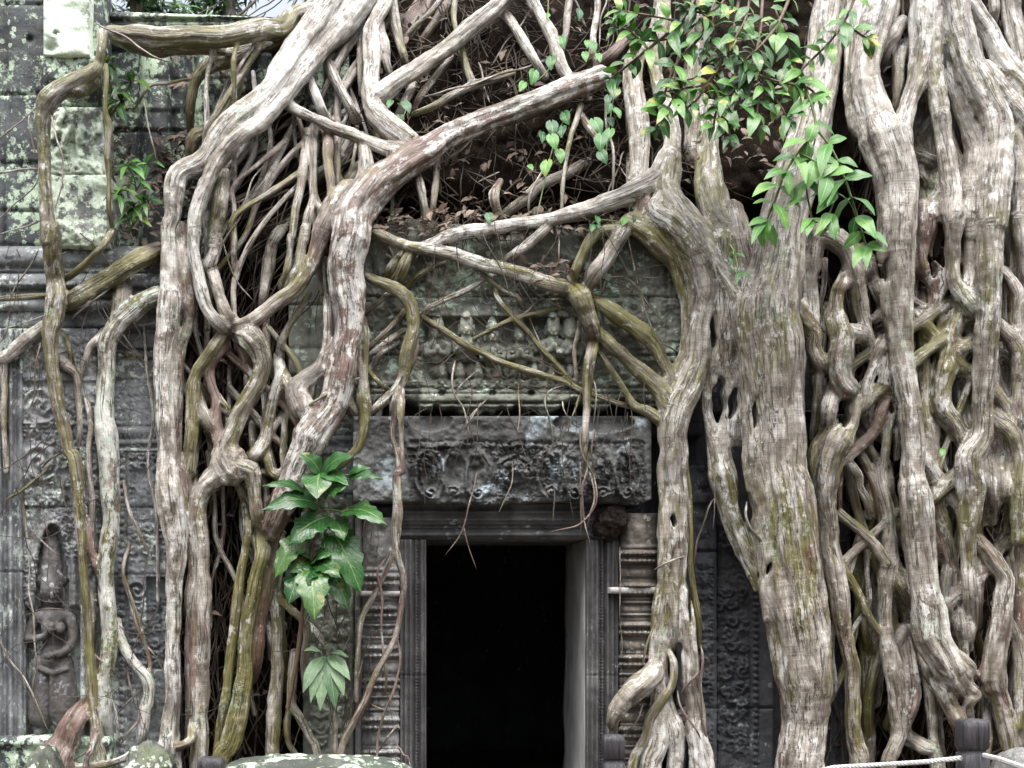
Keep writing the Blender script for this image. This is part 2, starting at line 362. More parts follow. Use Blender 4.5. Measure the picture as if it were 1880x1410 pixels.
panel('pilaster_block', 92, 197, 188, 320, 3.0, 0.03, lambda X, Y: wing(X, Y) + foliage(X, Y, 26, 0.03, 3) - 0.04 * line(X - 137 + (Y - 270) * -.1, 4) * line(Y - 270, 26), ST_MOTTLE, T)
panel('pilaster_block', 92, 321, 198, 452, 3.0, 0.05, lambda X, Y: erode(X, Y, 0.07, 40) + foliage(X, Y, 20, 0.025, 8) * sstep(405, 425, Y), ST_MOTTLE, T)
panel('pilaster_side', 163, -60, 184, 110, 4, -0.05, None, ST_LICHEN, T)
g = blocks([95, 145, 205, 240, 320], [[300], [255, 345, 405], [345], [262, 318], [320, 345, 405], [318]])
def roofw(X, Y):
    r = 0
    for (a, b) in ((256, 314), (356, 408), (452, 505), (560, 600)): r = r + 0.13 * np.sqrt(np.clip(1 - ((X - (a + b) / 2) / ((b - a) / 2)) ** 2, 0, 1)) * (Y > 90)
    return r + g(X, Y) + rock(X, Y)
panel('roof_wall', 176, 78, 640, 475, 4, -0.42, roofw, ST_LICHEN, T)
panel('cornice', 172, lambda x: 20 + (x - 172) * .035, 545, 64, 3.0, -0.32, lambda X, Y: band(Y, 18, 34, .05) + round_band(Y, 38, 50, .03) + erode(X, Y, .04, 40), ST_LICHEN, T)

# --- left mouldings and pilaster with carved figure
def mould(X, Y):
    return (round_band(Y, 455, 490, .05) + band(Y, 492, 500, .02) + round_band(Y, 502, 530, .06) + round_band(Y, 534, 548, .03) + round_band(Y, 550, 572, .045)
            + band(Y, 574, 600, .015) + beads(X, Y, 524, 14, 7, .02) + erode(X, Y, .035, 35) + foliage(X, Y, 18, .012, 5))
panel('moulding_course', -90, 452, 300, 603, 3, -0.06, mould, ST_GREY, T)
def lpil(X, Y):
    m = foliage(X, Y, 21, .034, 11) * (Y < 930) + erode(X, Y, .02, 30)
    m = m + band(Y, 690, 700, .02) + band(Y, 775, 786, .02) + beads(X, Y, 792, 9, 4, .015) + hjoint(Y, 932)
    for cy in (745, 850): m = m + spiral(X, Y, 75, cy, 36, .03, 1, 2) - foliage(X, Y, 21, .02, 11) * dome(X, Y, 75, cy, 38, 38, 1)
    nich = (((X - 97) / 50) ** 2 < 1) & (Y > 1115) | (dome(X, Y, 96, 1120, 32, 158, 1) > 0)
    nich = nich & (Y < 1372)
    hood = foliage(X, Y, 15, .032, 2) * (Y > 932) * (Y < 1110)
    rim = ringr(X, Y, 97, 1085, 40, 122, 5, .03) * (Y < 1112) + (line(X - 40, 4) + line(X - 154, 4)) * .02 * (Y > 1112) * (Y < 1372)
    return m * (1 - nich) + (hood + rim) * (1 - nich) - 0.09 * nich
LPIL = panel('carved_pilaster', 42, 603, 178, 1390, 2.2, 0.0, lpil, ST_PALE, T, label='grey pilaster carved with leaf scrolls and a niche')
def flut(X, Y): return 0.025 * np.cos(X / 3.1) + 0.06 * sstep(8, -10, X) + hjoint(Y, 1050) + erode(X, Y, .02, 40)
panel('fluted_pilaster', -90, 603, 41, 1560, 2.5, 0.03, flut, ST_GREY, T)
panel('plinth', -90, 1352, 200, 1600, 4, 0.10, lambda X, Y: erode(X, Y, .05, 40) + round_band(Y, 1352, 1372, .03) + foliage(X, Y, 17, .02, 3), ST_LICHEN, T)
def mpil(X, Y):
    m = erode(X, Y, .015, 30) + band(Y, 612, 640, .03) + round_band(Y, 645, 660, .03) + band(Y, 662, 695, .01) + beads(X, Y, 802, 9, 4, .016) + round_band(Y, 785, 800, .02) + round_band(Y, 806, 818, .02)
    lz = foliage(X, Y, 11, .026, 21) * ((Y > 705) & (Y < 780)) + foliage(X, Y, 17, .036, 23) * (Y > 832) * (X > 238)
    m = m + lz + band(X, 232, 238, .02) * (Y > 825) + band(Y, 824, 830, .02) + beads(Y, X, 223, 14, 6, .018) * (Y > 830)
    fig = dome(X, Y, 258, 1130, 20, 40, .03) + beads(Y, X, 248, 22, 10, .02) * (Y > 1130) * (Y < 1220)
    return m + fig + spiral(X, Y, 252, 1085, 24, .04) - .06 * ((X > 268) & (Y > 1060) & (Y < 1230)) + hjoint(Y, 932) + hjoint(Y, 1055) + hjoint(Y, 1225)
panel('carved_pilaster', 200, 603, 320, 1480, 2.2, -0.08, mpil, ST_GREY, T, label='grey pilaster carved with diamond lattice and curling leaves')
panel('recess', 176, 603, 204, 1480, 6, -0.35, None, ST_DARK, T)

# --- wall seen through the holes of the left roots
q = blocks([560, 640, 690], [[600], [570], [610], [590]])
panel('wall_block', 530, 470, 690, 770, 3.5, -0.18, lambda X, Y: q(X, Y) + rock(X, Y), ST_GREEN, T)
panel('wall_block', 590, 735, 700, 905, 2.5, -0.05, lambda X, Y: rock(X, Y) + foliage(X, Y, 17, .025, 31) * (Y < 800) + round_band(Y, 800, 812, .03) + round_band(Y, 820, 835, .03), ST_GREY, T)
def gpil(X, Y): return foliage(X, Y, 22, .035, 17) * ((X > 570) & (X < 605) | (X > 612) & (X < 640)) + band(X, 604, 612, .02) + band(X, 641, 650, .02) + beads(Y, X, 627, 24, 11, .02) + rock(X, Y) + hjoint(Y, 1180)
panel('carved_pilaster', 556, 905, 652, 1560, 2.4, -0.10, gpil, ST_GREEN, T, label='mossy green pilaster with worn scroll carving beside the doorway')

# --- pediment
PB = lambda x: (735 + 12 * math.sin(x * .05) if x < 770 else 752 + 7 * math.sin(x * .045) + 4 * math.sin(x * .21) if x < 1010 else 742 + 12 * math.sin(x * .07))
def pedi(X, Y):
    wob = 3 * fbm2(X / 50, Y / 50, 2)
    m = erode(X, Y, .045, 45) + erode(X, Y, .02, 12)
    for y in (545, 652): m = m + hjoint(Y + wob, y, 2, .02)
    for x, a, b in ((905, 420, 548), (1225, 440, 620), (1062, 545, 700), (1190, 545, 760), (740, 440, 545)): m = m - .02 * line(X + wob - x, 2) * ((Y > a) & (Y < b))
    # framing arch rib and scrolled ends
    for cx, cy, r in ((715, 480, 52), (800, 500, 44), (1150, 590, 46), (1110, 480, 44)): m = m + spiral(X, Y, cx, cy, r, .035, 1, 1, .8)
    m = m + ringr(X, Y, 950, 640, 215, 190, 9, .03) * (Y < 640)
    inn = sstep(775, 785, X) * sstep(1062, 1052, X)
    m = m + inn * (band(Y, 560, 583, .05, 3) + .02 * foliage(X, Y, 24, 1, 4) * band(Y, 548, 580, 1))
    m = m - inn * band(Y, 585, 640, .035, 4)
    for cx, cy in ((803, 606), (856, 600), (904, 612), (954, 612), (1015, 600), (1042, 606)):
        m = m + dome(X, Y, cx, cy, 15, 20, .085) + dome(X, Y, cx, cy - 17, 10, 12, .06) + dome(X, Y, cx, 644, 22, 18, .07) + dome(X, Y, cx - 16, 650, 8, 10, .04) + dome(X, Y, cx + 16, 650, 8, 10, .04)
        m = m + .012 * line(X - cx, 3) * line(Y - cy - 3, 6) - .012 * line(np.abs(X - cx) - 6, 2.5) * line(Y - cy + 2, 2.5) - .010 * line(Y - cy - 10, 1.6) * (np.abs(X - cx) < 5)
    m = m + inn * (round_band(Y, 655, 666, .03))
    for cx in range(800, 1060, 33): m = m + dome(X, Y, cx, 680, 12, 16, .04) + dome(X, Y, cx + 14, 668, 8, 6, .03)
    m = m + foliage(X, Y, 21, .02, 41) * (Y > 430) * (1 - inn) + foliage(X, Y, 16, .014, 44) * inn * (Y < 560)
    m = m + round_band(Y, 700, 710, .03) + round_band(Y, 713, 722, .025) + band(Y, 724, 738, .035) + round_band(Y, 741, 750, .03)
    for cx in (812, 904, 976): m = m - .06 * dome(X, Y, cx, 722, 7, 6, 1)
    return m + .10 * sstep(690, 730, Y) * sstep(760, 780, X) * sstep(1090, 1050, X)
PED = panel('pediment', 652, lambda x: 408 + 9 * math.sin(x * .031) + 5 * math.sin(x * .11), 1268, PB, 2.4, -0.03, pedi, ST_GREEN, T, skirt=.3, label='eroded green grey pediment carved with a row of praying figures')
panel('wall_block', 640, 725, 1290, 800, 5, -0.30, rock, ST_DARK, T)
# --- lintel
def lint(X, Y):
    m = erode(X, Y, .07, 45) + erode(X, Y, .02, 10)
    m = m - .10 * dome(X, Y, 790, 770, 40, 22, 1, .3) - .12 * dome(X, Y, 1090, 776, 75, 20, 1, .3)
    X = X + 5 * fbm2(X / 22, Y / 22, 3) * 2; Y0 = Y; Y = Y + 4 * fbm2(X / 19 + 40, Y / 19, 3) * 2
    wear = .45 + .55 * sstep(-.15, .05, fbm2(X / 45 + 3, Y / 45, 3))
    car = sstep(748, 756, X) * sstep(1188, 1180, X) * sstep(806, 816, Y + 8 * fbm2(X / 20, Y / 20, 2))
    m = m - .035 * car
    c = 0 * X
    for k, (cx, wv) in enumerate(((790, 34), (836, 26), (878, 26), (1012, 30), (1055, 26), (1108, 26), (1152, 28))):
        c = c + ringr(X, Y, cx, 872, wv * .80, 46, 3.6, .055) + ringr(X, Y, cx, 872, wv * .5, 34, 3, .03) + spiral(X, Y, cx, 904, 14, .06, 1 if k % 2 else -1, 1, .8) + dome(X, Y, cx, 902, 9, 10, .02)
        c = c + dome(X, Y, cx - 6, 850, 7, 9, .035) + dome(X, Y, cx + 7, 868, 5, 8, .03) + dome(X, Y, cx, 836, 9, 6, .03)
    c = c + foliage(X, Y, 10, .032, 55) * (1 - np.clip(dome(X, Y, 858, 855, 55, 40, 1.4), 0, 1))
    c = c + dome(X, Y, 945, 868, 26, 24, .06) + ringr(X, Y, 945, 868, 32, 30, 4, .02) + dome(X, Y, 945, 912, 16, 12, .03) + .03 * line(Y - 886 - ((X - 945) / 30) ** 2 * -10, 4) * line(X - 945, 24)
    c = c + band(Y, 812, 822, .02) * (X < 850) + beads(X, Y, 818, 12, 6, .02)
    return m + car * c * wear * 1.1 
panel('lintel', 648, 764, 1196, lambda x: 924 - 3 * math.sin(x * .02) - (10 * max(0, (x - 1170) / 26)) , 1.9, 0.13, lint, ST_LINTEL, T, skirt=.5, label='dark stone lintel carved with looping scrolls')
# --- door frame with mitred mouldings, room behind
def frame_prof(u):   # u: px from the outer edge inwards
    return .02 * np.cos(u / 1.9) + .05 * sstep(16, 20, u) * -1 + .02 * sstep(30, 34, u)
OY0, OX0, OX1, OY1 = 990, 782, 1076, 1560
panel('door_head', 735, 922, 1135, 990, 2.2, -0.01, lambda X, Y: .012 * np.cos(Y / 2.2) - .07 * sstep(940, 946, Y) * 0 - .05 * sstep(962, 966, Y) + .035 * sstep(972, 975, Y) + beads(X, Y, 969, 5, 2.4, .012) + erode(X, Y, .02, 40), ST_JAMB, T, skirt=1.0)
def jamb(sgn, xe):
    return lambda X, Y: (lambda u: .014 * np.cos(u / 1.5) - .035 * sstep(20, 23, u) + .03 * sstep(36, 38, u) + beads(Y, u, 31, 6, 2.8, .014))(np.abs(X - xe)) + erode(X, Y, .02, 50) + hjoint(Y, 1240, 1.5, .006)
panel('door_jamb', 735, 990.5, OX0, OY1, 1.9, 0.0, jamb(1, 735), ST_JAMB, T, skirt=.35)
panel('door_jamb', OX1, 990.5, 1135, OY1, 1.9, 0.0, jamb(-1, 1135), ST_JAMB, T, skirt=.07)
def quad_block(name, pts, mat, parent, sub=14):
    """one wall of the passage: four world corners, finely divided"""
    a, b, c, d = [np.array(p, float) for p in pts]; n = sub; V = []
    nrm = np.cross(b - a, d - a); nrm /= np.linalg.norm(nrm)
    for i in range(n + 1):
        for j in range(n + 1):
            s, t = i / n, j / n; V.append((a * (1 - s) + b * s) * (1 - t) + (d * (1 - s) + c * s) * t)
    V = np.array(V); V += nrm * (0.03 * vn3(V * 4 + 9))[:, None]
    V = np.concatenate([V, V + nrm * 0.12]); m = (n + 1) ** 2
    idx = np.arange(m).reshape(n + 1, n + 1)
    F = np.stack([idx[:-1, :-1], idx[1:, :-1], idx[1:, 1:], idx[:-1, 1:]], -1).reshape(-1, 4)
    F = np.concatenate([F, F[:, ::-1] + m]); ring = np.concatenate([idx[0, :], idx[1:, -1], idx[-1, -2::-1], idx[-2:0:-1, 0]]); r2 = np.roll(ring, -1)
    F = np.concatenate([F, np.stack([ring, r2, r2 + m, ring + m], -1)])
    return mesh_obj(name, V, F, mat, parent)
xl, xr = PV(OX0, 0, 0).x, PV(OX1, 0, 0).x; zt = PV(0, OY0, 0).z
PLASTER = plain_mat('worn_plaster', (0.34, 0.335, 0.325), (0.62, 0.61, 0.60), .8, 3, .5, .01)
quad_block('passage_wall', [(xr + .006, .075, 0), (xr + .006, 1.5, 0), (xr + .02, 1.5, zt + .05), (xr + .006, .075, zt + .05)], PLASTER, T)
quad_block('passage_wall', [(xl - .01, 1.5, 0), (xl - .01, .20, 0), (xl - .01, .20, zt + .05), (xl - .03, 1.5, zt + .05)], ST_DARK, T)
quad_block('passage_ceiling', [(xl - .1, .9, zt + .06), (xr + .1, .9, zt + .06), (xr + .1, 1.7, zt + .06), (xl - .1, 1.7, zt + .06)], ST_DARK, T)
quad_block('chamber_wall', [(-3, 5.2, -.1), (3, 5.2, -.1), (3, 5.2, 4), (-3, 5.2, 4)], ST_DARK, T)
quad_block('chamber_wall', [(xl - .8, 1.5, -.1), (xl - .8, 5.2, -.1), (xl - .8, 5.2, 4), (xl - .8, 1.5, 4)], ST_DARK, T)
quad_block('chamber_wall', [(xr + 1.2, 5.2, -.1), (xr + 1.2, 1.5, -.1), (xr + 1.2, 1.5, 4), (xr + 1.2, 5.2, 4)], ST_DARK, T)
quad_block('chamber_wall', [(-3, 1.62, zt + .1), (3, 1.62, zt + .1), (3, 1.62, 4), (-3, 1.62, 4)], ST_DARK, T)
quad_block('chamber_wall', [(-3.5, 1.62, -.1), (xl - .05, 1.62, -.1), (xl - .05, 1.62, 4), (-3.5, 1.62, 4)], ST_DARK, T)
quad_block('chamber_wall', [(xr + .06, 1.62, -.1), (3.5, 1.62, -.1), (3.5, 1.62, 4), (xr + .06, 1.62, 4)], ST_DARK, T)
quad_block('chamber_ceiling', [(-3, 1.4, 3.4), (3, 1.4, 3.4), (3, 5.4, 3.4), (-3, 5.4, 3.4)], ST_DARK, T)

# --- ringed colonnettes
def colonnette(x0, x1, y0, rough_to, mat, label):
    cx, hw = (x0 + x1) / 2, (x1 - x0) / 2
    rng = np.random.default_rng(int(x0))
    bands = []; y = rough_to
    pat = [(9, .012, 0), (14, .034, 1), (14, .034, 1), (6, .01, 0), (20, .022, 2), (6, .01, 0), (13, .034, 1), (13, .034, 1), (8, .016, 0), (6, .04, 0), (17, .022, 2), (6, .03, 0)]
    k = 0
    while y < 1560:
        hgt, am, kd = pat[k % len(pat)]; bands.append((y, y + hgt, am, kd)); y += hgt; k += 1
    def f(X, Y):
        c = 0.17 * np.sqrt(np.clip(1 - ((X - cx) / (hw * 1.02)) ** 2, 0, 1)) - .06 
        m = c + erode(X, Y, .03, 30) + .04 * fbm2(X / 25, Y / 25, 4) * (Y < rough_to)
        for a, b, am, kd in bands:
            m = m + round_band(Y, a + .5, b - .5, am * 1.25)
            if kd == 1: m = m + beads(X, Y, (a + b) / 2, 9, 4.2, .032)
            if kd == 2: m = m - .008 * line((X / 22 - np.floor(X / 22) - .5) * 22, 1.5) * ((Y > a) & (Y < b))
        return m
    return panel('colonnette', x0, y0, x1, 1560, 1.9, -0.04, f, mat, T, skirt=.3, label=label)
CO1 = colonnette(664, 735, 950, 1042, ST_COLON, 'grey ringed colonnette left of the doorway')
CO2 = colonnette(1135, 1212, 942, 1000, ST_WARM, 'ringed colonnette right of the doorway, half hidden by a root')
panel('colonnette_edge', 652, 950, 664, 1560, 3, -0.02, None, ST_COLON, T)
STRAP = plain_mat('strap_metal', (0.22, 0.20, 0.19), (0.40, 0.38, 0.37), .55, 30)
def strap(x0, x1, y, hh, owner):
    def f(X, Y): return .0 + .05 * np.sqrt(np.clip(1 - ((X - (x0 + x1) / 2) / ((x1 - x0) * .62)) ** 2, 0, 1))
    panel('strap', x0, y - hh, x1, y + hh, 2, .06, f, STRAP, owner, skirt=.1, label='pale metal strap round the colonnette')
strap(658, 742, 1090, 5, CO1); strap(1118, 1214, 1084, 6, CO2)
# --- right pilasters, dark
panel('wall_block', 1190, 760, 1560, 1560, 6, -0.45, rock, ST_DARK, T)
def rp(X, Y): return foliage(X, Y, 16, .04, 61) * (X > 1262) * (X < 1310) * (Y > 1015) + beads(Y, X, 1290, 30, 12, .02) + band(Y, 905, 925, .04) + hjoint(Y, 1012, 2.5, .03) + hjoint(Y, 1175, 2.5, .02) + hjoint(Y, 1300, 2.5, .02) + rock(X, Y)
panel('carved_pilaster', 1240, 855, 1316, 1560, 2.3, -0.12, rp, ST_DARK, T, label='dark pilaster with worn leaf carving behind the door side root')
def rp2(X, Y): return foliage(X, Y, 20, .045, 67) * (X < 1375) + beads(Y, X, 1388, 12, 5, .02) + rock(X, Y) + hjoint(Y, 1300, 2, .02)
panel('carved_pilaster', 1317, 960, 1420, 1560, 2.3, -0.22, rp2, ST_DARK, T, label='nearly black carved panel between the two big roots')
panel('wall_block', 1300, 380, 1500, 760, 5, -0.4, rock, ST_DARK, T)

# ------------------------------------------------------------------ soil banks, ground
def back(px, py):
    """how far the surface lies behind the front wall: the earth on the roof slopes back and up"""
    px = np.asarray(px, float); py = np.asarray(py, float)
    m = sstep(300, 420, px) * (1 - 0.55 * sstep(1450, 1600, px))
    return -np.clip(420 - py, 0, 600) / 285 * 0.42 * m - .42 * sstep(190, 230, px) * (1 - sstep(300, 420, px)) * sstep(430, 380, py)
def soil(name, x0, y0, x1, y1, dfun, step=6):
    xs = np.arange(x0, x1 + step, step); ys = np.arange(y0, y1 + step, step); X, Y = np.meshgrid(xs, ys)
    D = dfun(X, Y) + .16 * fbm2(X / 90, Y / 90, 5) + .07 * fbm2(X / 18, Y / 18, 3)
    V = P(X, Y, D).reshape(-1, 3); idx = np.arange(X.size).reshape(X.shape)
    F = np.stack([idx[:-1, :-1], idx[1:, :-1], idx[1:, 1:], idx[:-1, 1:]], -1).reshape(-1, 4)
    o = mesh_obj(name, V, F, SOIL); o['kind'] = 'structure'; return o
def bank1(X, Y): return back(X, Y) - .10 - .25 * sstep(330, 420, Y) * (X > 690) - .4 * sstep(400, 440, Y) * (X > 690) - .3 * sstep(440, 300, X) * sstep(300, 420, Y)
soil('soil', 575, -60, 1560, 440, bank1)
soil('soil', 330, 170, 580, 440, lambda X, Y: bank1(X, Y) - .2 * sstep(520, 380, X))
soil('soil', 285, 400, 640, 1600, lambda X, Y: -0.42 + 0 * X)
soil('soil', 1440, -60, 2000, 1600, lambda X, Y: -0.62 + 0 * X)
gm = plain_mat('earth', (0.03, 0.022, 0.015), (0.07, 0.055, 0.04), .95, 8, .8, .03)
xs = np.linspace(-40, 40, 60); X, Y = np.meshgrid(xs, np.linspace(-45, 8, 60)); Z = 0.06 * fbm2(X / 2, Y / 2, 4)
idx = np.arange(X.size).reshape(X.shape)
go = mesh_obj('ground', np.stack([X, Y, Z], -1).reshape(-1, 3), np.stack([idx[:-1, :-1], idx[:-1, 1:], idx[1:, 1:], idx[1:, :-1]], -1).reshape(-1, 4), gm); go['kind'] = 'structure'

